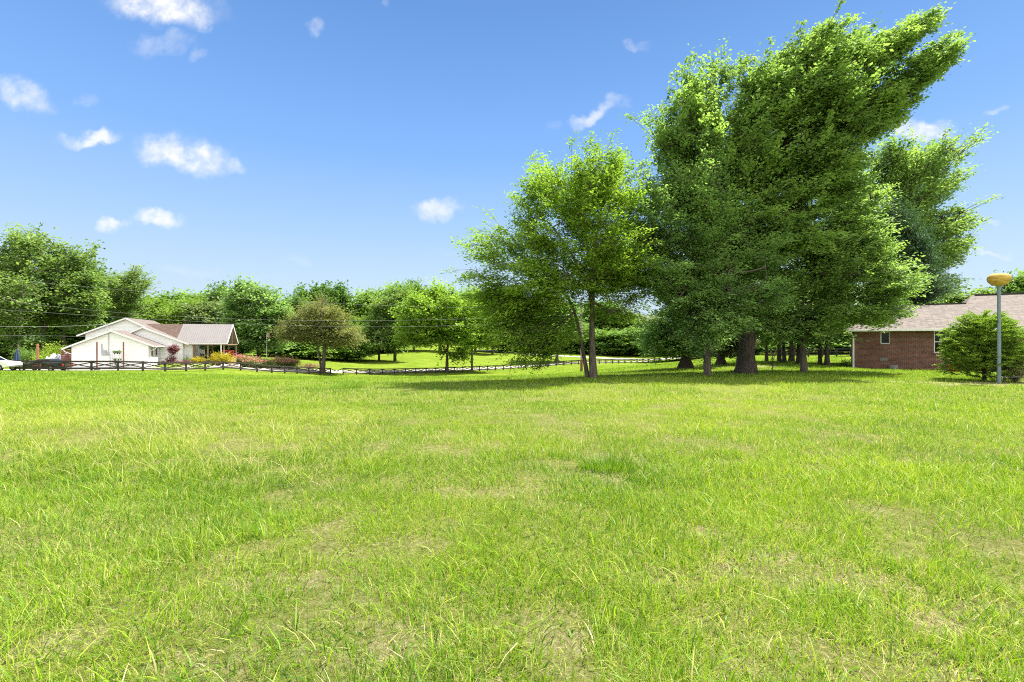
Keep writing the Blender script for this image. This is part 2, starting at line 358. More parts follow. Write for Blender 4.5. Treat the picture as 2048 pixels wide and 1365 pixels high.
def ground_mat():
    m, nt, b, out = mat_base('grass_ground'); L = nt.links
    g = NN(nt, 'ShaderNodeNewGeometry')
    def noise(sc, det=6, rough=.6, stretch=None):
        n = NN(nt, 'ShaderNodeTexNoise'); n.inputs['Scale'].default_value = sc; n.inputs['Detail'].default_value = det; n.inputs['Roughness'].default_value = rough
        if stretch:
            mp = NN(nt, 'ShaderNodeMapping'); mp.inputs['Scale'].default_value = stretch; L.new(g.outputs['Position'], mp.inputs[0]); L.new(mp.outputs[0], n.inputs['Vector'])
        else: L.new(g.outputs['Position'], n.inputs['Vector'])
        return n
    n1 = noise(.22, 4); n2 = noise(2.4, 8, .75); n3 = noise(22, 6, .7)
    def mixc(f, a, bb, blend='MIX'):
        mx = NN(nt, 'ShaderNodeMix', data_type='RGBA', blend_type=blend)
        for i, v in ((0, f), (6, a), (7, bb)):
            if hasattr(v, 'links'): L.new(v, mx.inputs[i])
            else: mx.inputs[i].default_value = v if i == 0 else (*v, 1)
        return mx.outputs[2]
    big = ramp(nt, n1.outputs[0], [(.35, (.11, .17, .018)), (.65, (.165, .215, .03))])
    fine = ramp(nt, n2.outputs[0], [(.3, (.62, .66, .55)), (.7, (1.25, 1.22, 1.2))])
    grass = mixc(1.0, big.outputs[0], fine.outputs[0], 'MULTIPLY')
    thatch = ramp(nt, n3.outputs[0], [(.3, (.09, .085, .035)), (.5, (.19, .16, .075)), (.72, (.40, .34, .21))])
    a2 = NN(nt, 'ShaderNodeAttribute', attribute_name='thatch')
    col = mixc(a2.outputs['Fac'], grass, thatch.outputs[0])
    soil = ramp(nt, n3.outputs[0], [(.3, (.17, .12, .075)), (.55, (.36, .28, .19)), (.75, (.56, .47, .35))])
    a1 = NN(nt, 'ShaderNodeAttribute', attribute_name='bare')
    mm = NN(nt, 'ShaderNodeMath', operation='MULTIPLY_ADD', use_clamp=True); L.new(n2.outputs[0], mm.inputs[0]); mm.inputs[1].default_value = 1.2
    L.new(a1.outputs['Fac'], mm.inputs[2])
    ms = NN(nt, 'ShaderNodeMapRange'); L.new(mm.outputs[0], ms.inputs[0]); ms.inputs[1].default_value = .72; ms.inputs[2].default_value = 1.2
    m3 = NN(nt, 'ShaderNodeMath', operation='MULTIPLY'); L.new(ms.outputs[0], m3.inputs[0]); 
    gt = NN(nt, 'ShaderNodeMath', operation='GREATER_THAN'); L.new(a1.outputs['Fac'], gt.inputs[0]); gt.inputs[1].default_value = .12; L.new(gt.outputs[0], m3.inputs[1])
    col = mixc(m3.outputs[0], col, soil.outputs[0])
    L.new(col, b.inputs['Base Color']); b.inputs['Roughness'].default_value = 1; b.inputs['Specular IOR Level'].default_value = .0
    bp = NN(nt, 'ShaderNodeBump'); bp.inputs['Strength'].default_value = 1; bp.inputs['Distance'].default_value = .06
    ad = NN(nt, 'ShaderNodeMath', operation='ADD'); L.new(n2.outputs[0], ad.inputs[0]); L.new(n3.outputs[0], ad.inputs[1])
    L.new(ad.outputs[0], bp.inputs['Height']); L.new(bp.outputs[0], b.inputs['Normal'])
    return m

def build_ground():
    rs = [0.0] + list(np.geomspace(.6, 900, 260)); na = 420
    ang = np.linspace(0, 2*np.pi, na, endpoint=False)
    X = np.outer(rs[1:], np.sin(ang)).ravel(); Y = np.outer(rs[1:], np.cos(ang)).ravel()
    X = np.concatenate([[0], X]); Y = np.concatenate([[0], Y])
    Z = H(X, Y); r = np.hypot(X, Y)
    Z = Z + (fbm(X, Y, 1.6, 3)-.5)*.10*np.clip((r)/4, 0, 1)*np.clip((70-r)/30, 0, 1)
    f = []
    nr = len(rs)-1
    j = np.arange(na); jn = (j+1) % na
    tri = np.stack([np.zeros(na, int), 1+jn, 1+j], 1)
    i = np.arange(nr-1)[:, None]*na
    q = np.stack([1+i+j, 1+i+jn, 1+i+na+jn, 1+i+na+j], -1).reshape(-1, 4)
    th = np.clip((30-r)/22, 0, 1)*.6
    o = np_mesh('ground', np.stack([X, Y, Z], 1), [tri, q], ground_mat(), attrs={'bare': bare(X, Y), 'thatch': th}, smooth=True)
    tag(o, 'wide green grassy field sloping gently down to the fence', None, None, 'structure')
build_ground()

# sheets draped on the ground (drive, road, path)
def strip(name, mat, pts, widths, label, off=.05, n=60):
    pts = np.array(pts, float); t = np.linspace(0, len(pts)-1, n)
    x = np.interp(t, np.arange(len(pts)), pts[:, 0]); y = np.interp(t, np.arange(len(pts)), pts[:, 1]); w = np.interp(t, np.arange(len(pts)), widths)
    for _ in range(4): x[1:-1] = (x[:-2]+2*x[1:-1]+x[2:])/4; y[1:-1] = (y[:-2]+2*y[1:-1]+y[2:])/4
    dx = np.gradient(x); dy = np.gradient(y); l = np.hypot(dx, dy); nx, ny = -dy/l, dx/l
    m = 9; v = []
    for k in np.linspace(-1, 1, m):
        a = x+nx*w*k/2; b = y+ny*w*k/2; v.append(np.stack([a, b, H(a, b)+off], 1))
    v = np.stack(v, 1).reshape(-1, 3)
    i = np.arange(n-1)[:, None]*m; j = np.arange(m-1)
    q = np.stack([i+j+1, i+j, i+m+j, i+m+j+1], -1).reshape(-1, 4)
    o = np_mesh(name, v, [q], mat, smooth=True)
    return tag(o, label, None, None, 'structure')
CONCRETE = plain('pale_concrete', (.36, .325, .28), .9, .16, .9, bump=.2)
ASPHALT = plain('light_grey_asphalt', (.30, .28, .265), .9, .12, .4)  # the road surface's own light grey
def wp(px, Y): return ((px-CX)*Y/FPX, Y)
strip('driveway', CONCRETE, [wp(-420, 60), wp(-150, 61.5), wp(27, 63.5), wp(250, 66), wp(390, 72), wp(530, 84), wp(660, 99), wp(790, 107), wp(890, 116), wp(970, 124), wp(1070, 135), wp(1180, 147), wp(1300, 161)],
      [6, 5.5, 5.5, 5, 5, 5.5, 5, 4.5, 4.5, 4.5, 4.5, 4.5, 5], 'pale concrete drive running behind the dark rail fence')
strip('road', ASPHALT, [wp(960, 230), wp(1040, 205), wp(1100, 192), wp(1200, 182), wp(1300, 172), wp(1500, 165), wp(1700, 160)], [8, 8, 8, 8.5, 9, 9, 9], 'light grey asphalt road curving past the far hedge', .1)

# ------------------------------------------------------------------ trees
def in_poly(px, py, poly):
    poly = np.asarray(poly, float); n = len(poly); ins = np.zeros(len(px), bool); dist = np.full(len(px), 1e9)
    for i in range(n):
        x0, y0 = poly[i]; x1, y1 = poly[(i+1) % n]
        if y0 != y1:
            c = ((y0 > py) != (y1 > py)) & (px < (x1-x0)*(py-y0)/(y1-y0)+x0); ins ^= c
        dx, dy = x1-x0, y1-y0; t = np.clip(((px-x0)*dx+(py-y0)*dy)/(dx*dx+dy*dy+1e-9), 0, 1)
        dist = np.minimum(dist, np.hypot(px-x0-t*dx, py-y0-t*dy))
    return ins, dist

def rnd_unit(rng, n):
    v = rng.normal(size=(n, 3)); return v/np.linalg.norm(v, axis=1, keepdims=True)

def leaves_mesh(name, C, A, rng, nleaf, size, spread, flat, mat, parent, slender=.55, up=.55, hang=0.0, tvar=.25, tint_c=None):
    """C cluster centres (n,3), A outward axis of each; every cluster is a loose spray of kite-shaped leaves"""
    n = len(C); k = nleaf
    c = np.repeat(C, k, 0); ax = np.repeat(A, k, 0); N = n*k
    along = rng.normal(size=N)*spread*1.2; side = np.cross(ax, [0, 0, 1.0]); side /= np.linalg.norm(side, axis=1, keepdims=True)+1e-6
    upv = np.cross(side, ax)
    p = c + ax*along[:, None] + side*(rng.normal(size=N)*spread*.8)[:, None] + upv*(rng.normal(size=N)*spread*flat)[:, None]
    p[:, 2] -= hang*np.abs(along)
    nrm = rnd_unit(rng, N)*.6; nrm[:, 2] += up; nrm += upv*.45; nrm /= np.linalg.norm(nrm, axis=1, keepdims=True)
    d = ax*.8 + rnd_unit(rng, N)*.9; d[:, 2] -= hang*.8; d -= nrm*np.sum(d*nrm, 1, keepdims=True); d /= np.linalg.norm(d, axis=1, keepdims=True)+1e-6
    s = np.cross(nrm, d); L = size*rng.uniform(.6, 1.35, N)[:, None]; Wd = L*slender
    v = np.empty((N, 4, 3)); v[:, 0] = p - d*L*.5; v[:, 1] = p + s*Wd*.5 + nrm*L*.06; v[:, 2] = p + d*L*.5 - nrm*L*.1; v[:, 3] = p - s*Wd*.5 + nrm*L*.06
    t = .5 + rng.normal(size=N)*tvar*.5 + np.repeat((rng.normal(size=n)*tvar*.7) if tint_c is None else tint_c, k)
    idx = np.arange(N*4).reshape(N, 4)
    return np_mesh(name, v.reshape(-1, 3), [idx], mat, parent, {'tint': np.repeat(np.clip(t, 0, 1), 4)})

def tubes_np(segs, sides=5):
    """segs: (n,8) p0,p1,r0,r1 -> verts, quads"""
    segs = np.asarray(segs); p0 = segs[:, 0:3]; p1 = segs[:, 3:6]; d = p1-p0; d /= np.linalg.norm(d, axis=1, keepdims=True)+1e-9
    ref = np.where(np.abs(d[:, 2:3]) < .9, [[0, 0, 1.0]], [[1.0, 0, 0]]); a = np.cross(d, ref); a /= np.linalg.norm(a, axis=1, keepdims=True)+1e-9; b = np.cross(d, a)
    t = np.arange(sides)*2*np.pi/sides; cs = np.cos(t)[None, :, None]; sn = np.sin(t)[None, :, None]
    ring = a[:, None]*cs + b[:, None]*sn
    v = np.stack([p0[:, None]+ring*segs[:, 6, None, None], p1[:, None]+ring*segs[:, 7, None, None]], 1).reshape(-1, 3)
    base = np.arange(len(segs))[:, None]*2*sides; j = np.arange(sides); jn = (j+1) % sides
    q = np.stack([base+j, base+jn, base+sides+jn, base+sides+j], -1).reshape(-1, 4)
    return v, q

def skeleton(trunks, boughs, clusters, cb, rng, tip, rise):
    """returns branch segments; trunks list of [(p, r), ...] dense polylines; boughs (nb,3); clusters (nc,3) with bough index cb"""
    pos = []; par = []; fixed = []
    for tr, start in trunks:
        prev = -1
        for i, (p, r) in enumerate(tr):
            if i < start: continue
            pos.append(p); par.append(prev); fixed.append(r); prev = len(pos)-1
    pos = [np.array(p, float) for p in pos]; cnt = [0]*len(pos)
    order = np.argsort([min(np.linalg.norm(b-p) for p in pos) for b in boughs])
    bend = {}
    for bi in order:
        b = boughs[bi]; Pn = np.array(pos); dd = Pn-b; cost = np.linalg.norm(dd, axis=1) + rise*np.maximum(0, Pn[:, 2]-b[2]+.35*np.hypot(dd[:, 0], dd[:, 1]))
        j = int(np.argmin(cost)); a = pos[j]; L = np.linalg.norm(b-a)
        ctrl = (a+b)/2 + rng.normal(size=3)*L*.10; ctrl[2] += L*.06
        k = max(2, int(L/.7)); prev = j
        for t in np.linspace(0, 1, k+1)[1:]:
            p = (1-t)**2*a + 2*t*(1-t)*ctrl + t*t*b + rng.normal(size=3)*.03*min(L, 2)
            pos.append(p); par.append(prev); fixed.append(0); cnt.append(0); prev = len(pos)-1
        bend[bi] = list(range(len(pos)-k, len(pos)))
    for ci in range(len(clusters)):
        c = clusters[ci]; cand = bend[cb[ci]]; j = cand[int(np.argmin([np.linalg.norm(pos[q]-c) for q in cand]))]
        a = pos[j]; m = (a+c)/2 + rng.normal(size=3)*.08; m[2] += .05
        pos.append(m); par.append(j); fixed.append(0); cnt.append(1)
        pos.append(c); par.append(len(pos)-2); fixed.append(0); cnt.append(1)
    tot = np.array(cnt, float)
    for i in range(len(pos)-1, -1, -1):
        if par[i] >= 0: tot[par[i]] += tot[i]
    r = tip*np.sqrt(np.maximum(tot, .6))
    for i in range(len(pos)):
        if fixed[i] > 0: r[i] = fixed[i]
        elif par[i] >= 0: r[i] = min(r[i], r[par[i]]*.92)
    segs = [np.concatenate([pos[par[i]], pos[i], [min(r[par[i]], r[i]*1.35), r[i]]]) for i in range(len(pos)) if par[i] >= 0 and fixed[i] == 0]
    return segs

def trunk_line(pts, r0, r1, step=.4):
    """dense polyline through pts with tapering radius"""
    pts = [np.array(p, float) for p in pts]; out = []
    cum = [0]
    for a, b in zip(pts, pts[1:]): cum.append(cum[-1]+np.linalg.norm(b-a))
    n = max(3, int(cum[-1]/step)); c = np.array(pts)
    for s in np.linspace(0, cum[-1], n+1):
        p = np.array([np.interp(s, cum, c[:, k]) for k in range(3)]); out.append((p, r0+(r1-r0)*(s/cum[-1])**.8))
    q = [o[0] for o in out]
    for _ in range(3): q = [q[0]] + [(q[i-1]+2*q[i]+q[i+1])/4 for i in range(1, len(q)-1)] + [q[-1]]
    return [(a, o[1]) for a, o in zip(q, out)]

def trunk_mesh(tls, segs, rng, flare=1.8, sides=14, rough=.07, flare_h=.45):
    V = []; Q = []; b = 0
    for ti, tl in enumerate(tls):
        k = len(tl); P_ = np.array([p for p, r in tl]); R = np.array([r for p, r in tl]); z0 = P_[0, 2]
        d = np.gradient(P_, axis=0); d /= np.linalg.norm(d, axis=1, keepdims=True)
        a = np.cross(d, [0, 1.0, 0.05]); a /= np.linalg.norm(a, axis=1, keepdims=True); c = np.cross(d, a)
        t = np.arange(sides)*2*np.pi/sides; lob = 1 + .5*np.maximum(0, np.sin(t*rng.integers(4, 6)+rng.uniform(0, 6)))
        for i in range(k):
            h = P_[i, 2]-z0; fl = (flare-1)*math.exp(-max(h, 0)/flare_h) if flare > 1 else 0
            rr = R[i]*(1 + fl*lob + rng.normal(size=sides)*rough)
            V.append(P_[i] + a[i]*(np.cos(t)*rr)[:, None] + c[i]*(np.sin(t)*rr)[:, None])
            if i == 0: V[-1][:, 2] = np.minimum(V[-1][:, 2], z0) - .15
        j = np.arange(sides); jn = (j+1) % sides
        for i in range(k-1): Q.append(np.stack([b+i*sides+j, b+i*sides+jn, b+(i+1)*sides+jn, b+(i+1)*sides+j], 1))
        b += k*sides
    V = np.concatenate(V); Q = np.concatenate(Q)
    if len(segs):
        v, q = tubes_np(segs, 5); Q = np.concatenate([Q, q+len(V)]); V = np.concatenate([V, v])
    return V, Q

def tree(name, label, cat, base, polys, trunk_px, seed, mat, bark=BARK, group=None, nb=60, ncl=9, nleaf=26, leaf=.11, spread=.28, bspread=.75, flat=.35,
         depth=1.0, dmax=None, r0=.2, r1=.05, limbs=(), sweep=(0, 0, 0), gap=1.0, mass=8, aniso=.85, slender=.55, hang=0., rise=.5, tip=.012, flare=1.6, start=.45, up=.55, lean_out=.6, maxy=None, root=None, bz=.5, tvar=.3):
    """crown traced as outline polygons (photo pixels) at the tree's own distance and given depth; base=(px, Y)"""
    rng = np.random.default_rng(seed); ncl = max(4, int(ncl*.62)); bspread = bspread*.78; spread = spread*.8
    bx, by, bz0 = G(*base); Y = by
    e = root or empty(name, (bx, by, bz0), label, cat, group)
    off = np.array([bx, by, bz0])
    B = []
    for poly in polys:
        if isinstance(poly, dict): pl, frac, dy = poly['p'], poly['n'], poly.get('dy', 0); dep = poly.get('depth', depth)
        else: pl, frac, dy, dep = poly, nb, 0, depth
        arr = np.array(pl, float); lo = arr.min(0); hi = arr.max(0)
        got = np.zeros((0, 3)); W_ = None
        frac = int(frac*2.0)
        pool = frac*5
        while len(got) < pool:
            qx = rng.uniform(lo[0], hi[0], 600); qy = rng.uniform(lo[1], hi[1], 600); ins, dist = in_poly(qx, qy, arr)
            if W_ is None: W_ = dist[ins].max()
            margin = bspread*1.0*FPX/Y
            ok = ins & (dist > min(margin*.85, W_*.38)); qx, qy, ds = qx[ok], qy[ok], dist[ok]
            k_ = np.clip(ds/W_, 0, 1); half = W_*np.sqrt(1-(1-k_)**2)*dep*Y/FPX
            u = rng.uniform(-1, 1, len(qx)); u = np.sign(u)*np.abs(u)**.6
            yy = Y + dy + half*u
            got = np.concatenate([got, np.stack([(qx-CX)*yy/FPX, yy, CAMZ-(qy-CY)*yy/FPX], 1)])
        got = got[:pool]
        # boughs gather into foliage masses with gaps of air between them
        nm = max(3, frac//mass); mg = [0]; dmin = np.full(len(got), 1e9); zs = np.array([1, 1, 1.8])
        for _ in range(nm-1):
            dmin = np.minimum(dmin, np.linalg.norm((got-got[mg[-1]])*zs, axis=1)); c_ = rng.integers(0, len(got), 14); mg.append(int(c_[np.argmax(dmin[c_])]))
        Mg = got[mg]; dd = np.linalg.norm((got[:, None]-Mg[None])*zs, axis=2); dn = dd.min(1)
        mm_ = np.linalg.norm((Mg[:, None]-Mg[None])*zs, axis=2)+np.eye(nm)*99; rm = np.median(mm_.min(1))*gap
        score = np.exp(-(dn/rm)**2)+rng.random(len(got))*.65
        got = got[np.argsort(-score)[:frac]]
        B.append(got)
    B = np.concatenate(B)
    # push boughs apart a little so that clumps and gaps read
    for _ in range(1):
        dd = B[:, None]-B[None]; ds = np.linalg.norm(dd, axis=2)+np.eye(len(B))*9; w = np.clip(bspread*.8-ds, 0, 1)[..., None]*.12
        B = B + (dd/ds[..., None]*w).sum(1)
    cb = np.repeat(np.arange(len(B)), ncl); cen = B.mean(0)
    Ab = B-np.array([off[0], off[1], cen[2]*.6+off[2]*.4]); Ab[:, 2] *= .55; Ab /= np.linalg.norm(Ab, axis=1, keepdims=True)+1e-6
    Ab = Ab + rnd_unit(rng, len(B))*.45*np.array([1, 1, .5]) + np.array(sweep); Ab /= np.linalg.norm(Ab, axis=1, keepdims=True)
    Sb = np.cross(Ab, [0, 0, 1.0]); Sb /= np.linalg.norm(Sb, axis=1, keepdims=True)+1e-6; Ub = np.cross(Sb, Ab)
    g3 = rng.normal(size=(len(cb), 3))*bspread*np.array([aniso, .6, .22*bz/.5])
    C = B[cb] + Ab[cb]*g3[:, :1] + Sb[cb]*g3[:, 1:2] + Ub[cb]*g3[:, 2:]
    gz = H(C[:, 0], C[:, 1]); C[:, 2] = np.maximum(C[:, 2], gz+.5)
    A = Ab[cb]*lean_out + rnd_unit(rng, len(C))*.35; A[:, 2] *= .8; A /= np.linalg.norm(A, axis=1, keepdims=True)
    tls = []; trs = []
    for k, tp in enumerate(trunk_px):
        pts = [P(px, py, Y+(dy if dy else 0)) for px, py, dy in tp['pts']]
        if tp.get('ground', True): pts[0] = (pts[0][0], pts[0][1], H(pts[0][0], pts[0][1]))
        tl = trunk_line(pts, tp['r0'], tp['r1']); tls.append(tl); trs.append((tl, int(len(tl)*tp.get('start', start))))
    segs = skeleton([(t, s) for t, s in trs], B, C, cb, rng, tip, rise)
    tl_loc = [[(p-off, r) for p, r in t] for t in tls]
    sg = [np.concatenate([s[:3]-off, s[3:6]-off, s[6:]]) for s in segs]
    V, Q = trunk_mesh(tl_loc, sg, rng, flare)
    tr = np_mesh('trunk', V, [Q], bark, e, smooth=True)
    tc = rng.normal(size=len(B))*tvar*.6; tint_c = tc[cb] + rng.normal(size=len(C))*tvar*.4
    leaves_mesh('crown', C-off, A, rng, nleaf, leaf, spread, flat, mat, e, slender, up, hang, tvar, tint_c)
    return e

# -- the near grove on the right
tree('elm_tree', 'slender bright green elm with two dark trunks at the left end of the grove', 'tree', (1187, 21.3),
     [{'p': [(1065,335),(1110,325),(1150,303),(1215,292),(1262,310),(1285,345),(1296,420),(1290,520),(1270,560),(1200,600),(1100,640),(1000,640),(935,600),(905,545),(925,515),(935,480),(975,425),(1022,415),(1022,360)], 'n': 125},
      {'p': [(930,560),(1020,560),(1110,600),(1150,700),(1165,728),(1120,735),(1060,742),(1030,728),(1005,700),(985,660),(950,640)], 'n': 40, 'depth': .9},
      {'p': [(1195,470),(1290,450),(1300,600),(1250,650),(1205,660)], 'n': 16}],
     [{'pts': [(1187,757,0),(1184,700,.05),(1184,620,.1),(1186,560,.1),(1192,480,.2),(1205,400,.2),(1215,340,.2)], 'r0': .155, 'r1': .03, 'start': .35},
      {'pts': [(1176,757,.25),(1168,715,.3),(1160,670,.4),(1148,610,.3),(1120,575,.2),(1085,530,0)], 'r0': .095, 'r1': .03, 'start': .5},
      {'pts': [(1186,600,.1),(1170,560,-.2),(1140,500,-.4),(1105,455,-.5)], 'r0': .09, 'r1': .03, 'start': .3, 'ground': False},
      {'pts': [(1187,570,.1),(1225,490,.3),(1240,420,.2),(1262,370,0)], 'r0': .08, 'r1': .02, 'start': .3, 'ground': False}],
     11, LEAF_ELM, BARK, 'trees of the grove', ncl=12, nleaf=38, leaf=.145, mass=5, gap=1.25, spread=.26, bspread=.85, flat=.4, depth=.75, slender=.42, hang=.25, tip=.005, flare=1.25, lean_out=.7, rise=.7)

tree('oak_tree', 'tallest broad tree of the grove on a very thick flared trunk', 'tree', (1492, 24.6),
     [{'p': [(1284,330),(1279,290),(1290,240),(1308,205),(1345,178),(1385,165),(1430,128),(1480,122),(1502,135),(1550,92),(1600,82),(1625,48),(1665,32),(1705,55),(1755,60),(1775,110),(1790,180),(1770,260),(1750,330),(1660,390),(1560,400),(1480,400),(1400,400),(1320,400)], 'n': 160},
      {'p': [(1740,80),(1790,62),(1842,46),(1843,72),(1815,105),(1780,125),(1740,130)], 'n': 12},
      {'p': [(1760,165),(1830,105),(1870,84),(1906,122),(1884,150),(1840,182),(1790,195)], 'n': 14},
      {'p': [(1720,190),(1800,185),(1846,212),(1790,235),(1782,262),(1730,300),(1700,260)], 'n': 14},
      {'p': [(1330,350),(1420,300),(1560,280),(1700,270),(1760,300),(1770,420),(1700,520),(1600,590),(1450,600),(1360,540),(1320,440)], 'n': 95, 'dy': .6},
      {'p': [(1470,420),(1560,400),(1640,430),(1650,500),(1560,540),(1470,520)], 'n': 16, 'dy': -.8}],
     [{'pts': [(1492,748,0),(1494,690,0),(1496,620,.1),(1500,540,.2),(1515,450,.3),(1545,350,.4),(1590,250,.3),(1640,150,.2),(1665,80,.2)], 'r0': .40, 'r1': .05, 'start': .4},
      {'pts': [(1500,560,.2),(1460,470,-.3),(1420,370,-.6),(1385,280,-.6)], 'r0': .17, 'r1': .04, 'start': .3, 'ground': False},
      {'pts': [(1505,500,.2),(1580,420,-.2),(1680,330,-.5),(1760,250,-.5),(1820,190,-.4)], 'r0': .17, 'r1': .03, 'start': .35, 'ground': False}],
     12, LEAF_OAK, BARK_DARK, 'trees of the grove', ncl=15, nleaf=46, leaf=.165, spread=.27, bspread=.95, flat=.35, depth=.6, slender=.6, tip=.007, sweep=(.4, 0, .28), gap=.95, mass=8, flare=1.45, rise=.35)

tree('broadleaf_tree', 'dark green tree on a straight pale brown trunk in front of the grove', 'tree', (1415, 22.8),
     [{'p': [(1235,400),(1300,350),(1360,335),(1400,300),(1450,315),(1490,365),(1520,440),(1500,520),(1400,540),(1300,540),(1240,500)], 'n': 62},
      {'p': [(1225,470),(1300,500),(1440,500),(1540,470),(1580,560),(1580,640),(1500,685),(1440,680),(1380,680),(1340,640),(1280,612),(1228,590),(1212,545)], 'n': 80, 'dy': -.6},
      {'p': [(1370,610),(1440,600),(1460,670),(1420,688),(1380,685)], 'n': 10, 'dy': -1.0}],
     [{'pts': [(1415,752,0),(1414,700,0),(1413,640,0),(1418,560,0),(1425,470,.1),(1428,390,.2),(1425,330,.2)], 'r0': .165, 'r1': .04, 'start': .35},
      {'pts': [(1413,575,0),(1395,562,-1.2),(1370,575,-1.8),(1355,600,-2.0)], 'r0': .06, 'r1': .025, 'start': .5, 'ground': False},
      {'pts': [(1418,545,0),(1450,540,-1.2),(1485,552,-1.8),(1530,535,-2.0)], 'r0': .06, 'r1': .025, 'start': .5, 'ground': False}],
     13, LEAF_DARK, BARK, 'trees of the grove', ncl=13, nleaf=40, leaf=.135, spread=.27, bspread=.85, flat=.3, depth=.7, slender=.5, tip=.0055, flare=1.12, rise=.3, hang=.15)

tree('broadleaf_tree', 'wide low tree with mottled trunk whose boughs hang over the brick house roof', 'tree', (1608, 25.6),
     [{'p': [(1540,560),(1590,480),(1680,440),(1750,455),(1800,510),(1850,570),(1862,598),(1800,622),(1785,650),(1752,680),(1738,664),(1690,650),(1650,650),(1600,640),(1545,640)], 'n': 100},
      {'p': [(1500,590),(1600,600),(1680,630),(1660,680),(1600,690),(1540,685),(1500,660)], 'n': 34}],
     [{'pts': [(1608,745,0),(1606,700,0),(1603,640,0),(1608,580,0),(1630,520,0)], 'r0': .165, 'r1': .05, 'start': .4},
      {'pts': [(1604,620,0),(1660,560,-.3),(1740,530,-.4),(1800,560,-.4)], 'r0': .09, 'r1': .03, 'start': .3, 'ground': False}],
     14, LEAF_OAK, BARK, 'trees of the grove', ncl=12, nleaf=38, leaf=.15, spread=.28, bspread=.8, flat=.28, depth=.8, slender=.58, tip=.0055, flare=1.2, rise=.2, hang=.1)

tree('oak_tree', 'tall tree rising behind the brick house roof right of the grove', 'tree', (1782, 42),
     [{'p': [(1735,310),(1790,268),(1850,278),(1905,268),(1962,290),(1925,330),(1940,400),(1948,470),(1925,530),(1935,565),(1880,600),(1800,600),(1700,520),(1650,430),(1670,340)], 'n': 150}],
     [{'pts': [(1782,720,0),(1785,600,0),(1790,500,0),(1820,400,0),(1850,310,0)], 'r0': .42, 'r1': .07, 'start': .35}],
     15, LEAF_OAK, BARK, 'trees of the grove', ncl=12, nleaf=30, leaf=.25, spread=.42, bspread=1.15, flat=.35, depth=.6, tip=.014, rise=.4)

tree('pine_tree', 'dark bluish pine beyond the brick house at the edge of the grove', 'tree', (1838, 37.5),
     [{'p': [(1755,440),(1800,395),(1855,470),(1885,540),(1908,600),(1860,618),(1790,600),(1750,530)], 'n': 62}],
     [{'pts': [(1838,725,0),(1832,600,0),(1815,480,0),(1802,405,0)], 'r0': .26, 'r1': .05, 'start': .3}],
     16, LEAF_BLUE, BARK_DARK, 'trees of the grove', ncl=12, nleaf=44, leaf=.20, spread=.4, bspread=1.0, flat=.22, depth=.8, slender=.22, tip=.012, rise=.1)

tree('broadleaf_tree', 'low dark tree with a flared foot at the left edge of the grove', 'tree', (1371, 31),
     [{'p': [(1288,650),(1330,615),(1390,600),(1440,640),(1445,690),(1400,718),(1340,722),(1290,712)], 'n': 62},
      {'p': [(1300,560),(1400,540),(1470,600),(1400,640),(1310,630)], 'n': 24}],
     [{'pts': [(1371,737,0),(1371,700,0),(1374,640,0),(1380,560,0)], 'r0': .26, 'r1': .06, 'start': .3}],
     17, LEAF_DARK, BARK_DARK, 'trees of the grove', ncl=11, nleaf=34, leaf=.19, spread=.34, bspread=.85, flat=.4, depth=.75, tip=.01, flare=2.2, rise=.1)

tree('flowering_tree', 'low tree with pale glinting leaves just behind the thickest trunk', 'tree', (1442, 34),
     [{'p': [(1425,640),(1450,620),(1480,640),(1500,690),(1470,718),(1425,715)], 'n': 34}],
     [{'pts': [(1442,731,0),(1443,700,0),(1448,640,0)], 'r0': .2, 'r1': .06, 'start': .3}],
     18, leaf_mat('glossy_magnolia_leaf', (.05, .09, .03), (.26, .30, .17), .2, rough=.28), BARK_DARK, 'trees of the grove', ncl=10, nleaf=30, leaf=.22, spread=.34, bspread=.75, flat=.5, depth=.8, tip=.01, flare=2.0, rise=.1)

def understory(px, Y, top, wpx, seed, label, rr=.15, bot=700, mat=LEAF_DARK, bark=BARK_DARK, lean=0, nb=34):
    by = CY + (CAMZ - H((px-CX)*Y/FPX, Y))*FPX/Y
    w = wpx/2
    tree('broadleaf_tree', label, 'tree', (px, Y), [{'p': [(px-w, (top+bot)/2), (px-w*.6, top+8), (px, top), (px+w*.7, top+12), (px+w, (top+bot)/2), (px+w*.7, bot-4), (px-w*.1, bot), (px-w*.8, bot-10)], 'n': nb}],
         [{'pts': [(px, by, 0), (px+lean*.4, (by+top)/2+20, 0), (px+lean, top+15, 0)], 'r0': rr, 'r1': rr*.3, 'start': .3}],
         seed, mat, bark, 'trees of the grove', ncl=9, nleaf=26, leaf=.26*Y/40, spread=.42*Y/40, bspread=1.0*Y/40, flat=.4, depth=.8, tip=.013, flare=1.4, rise=.1)
understory(1476, 38, 600, 90, 31, 'thin straight tree seen between the two thickest trunks', .10, 690)
understory(1533, 48, 610, 90, 32, 'small far tree right of the thickest trunk', .14, 698, LEAF_OAK)
understory(1559, 42, 560, 110, 33, 'leaning dark tree, left of a close pair deep in the grove', .15, 690, LEAF_DARK, lean=-6)
understory(1569, 40, 550, 110, 34, 'leaning dark tree, right of a close pair deep in the grove', .14, 685, LEAF_DARK, lean=-9)
understory(1583, 46, 570, 110, 35, 'stout tree standing behind the mottled trunk', .22, 690, LEAF_OAK)
understory(1597, 35, 600, 80, 36, 'narrow tree immediately left of the mottled trunk', .14, 690, LEAF_DARK)
understory(1640, 33.5, 570, 110, 37, 'left one of two slim dark trees beside the brick house corner', .13, 694, LEAF_DARK)
understory(1655, 33, 560, 110, 38, 'right one of two slim dark trees beside the brick house corner', .15, 690, LEAF_OAK, lean=-5)

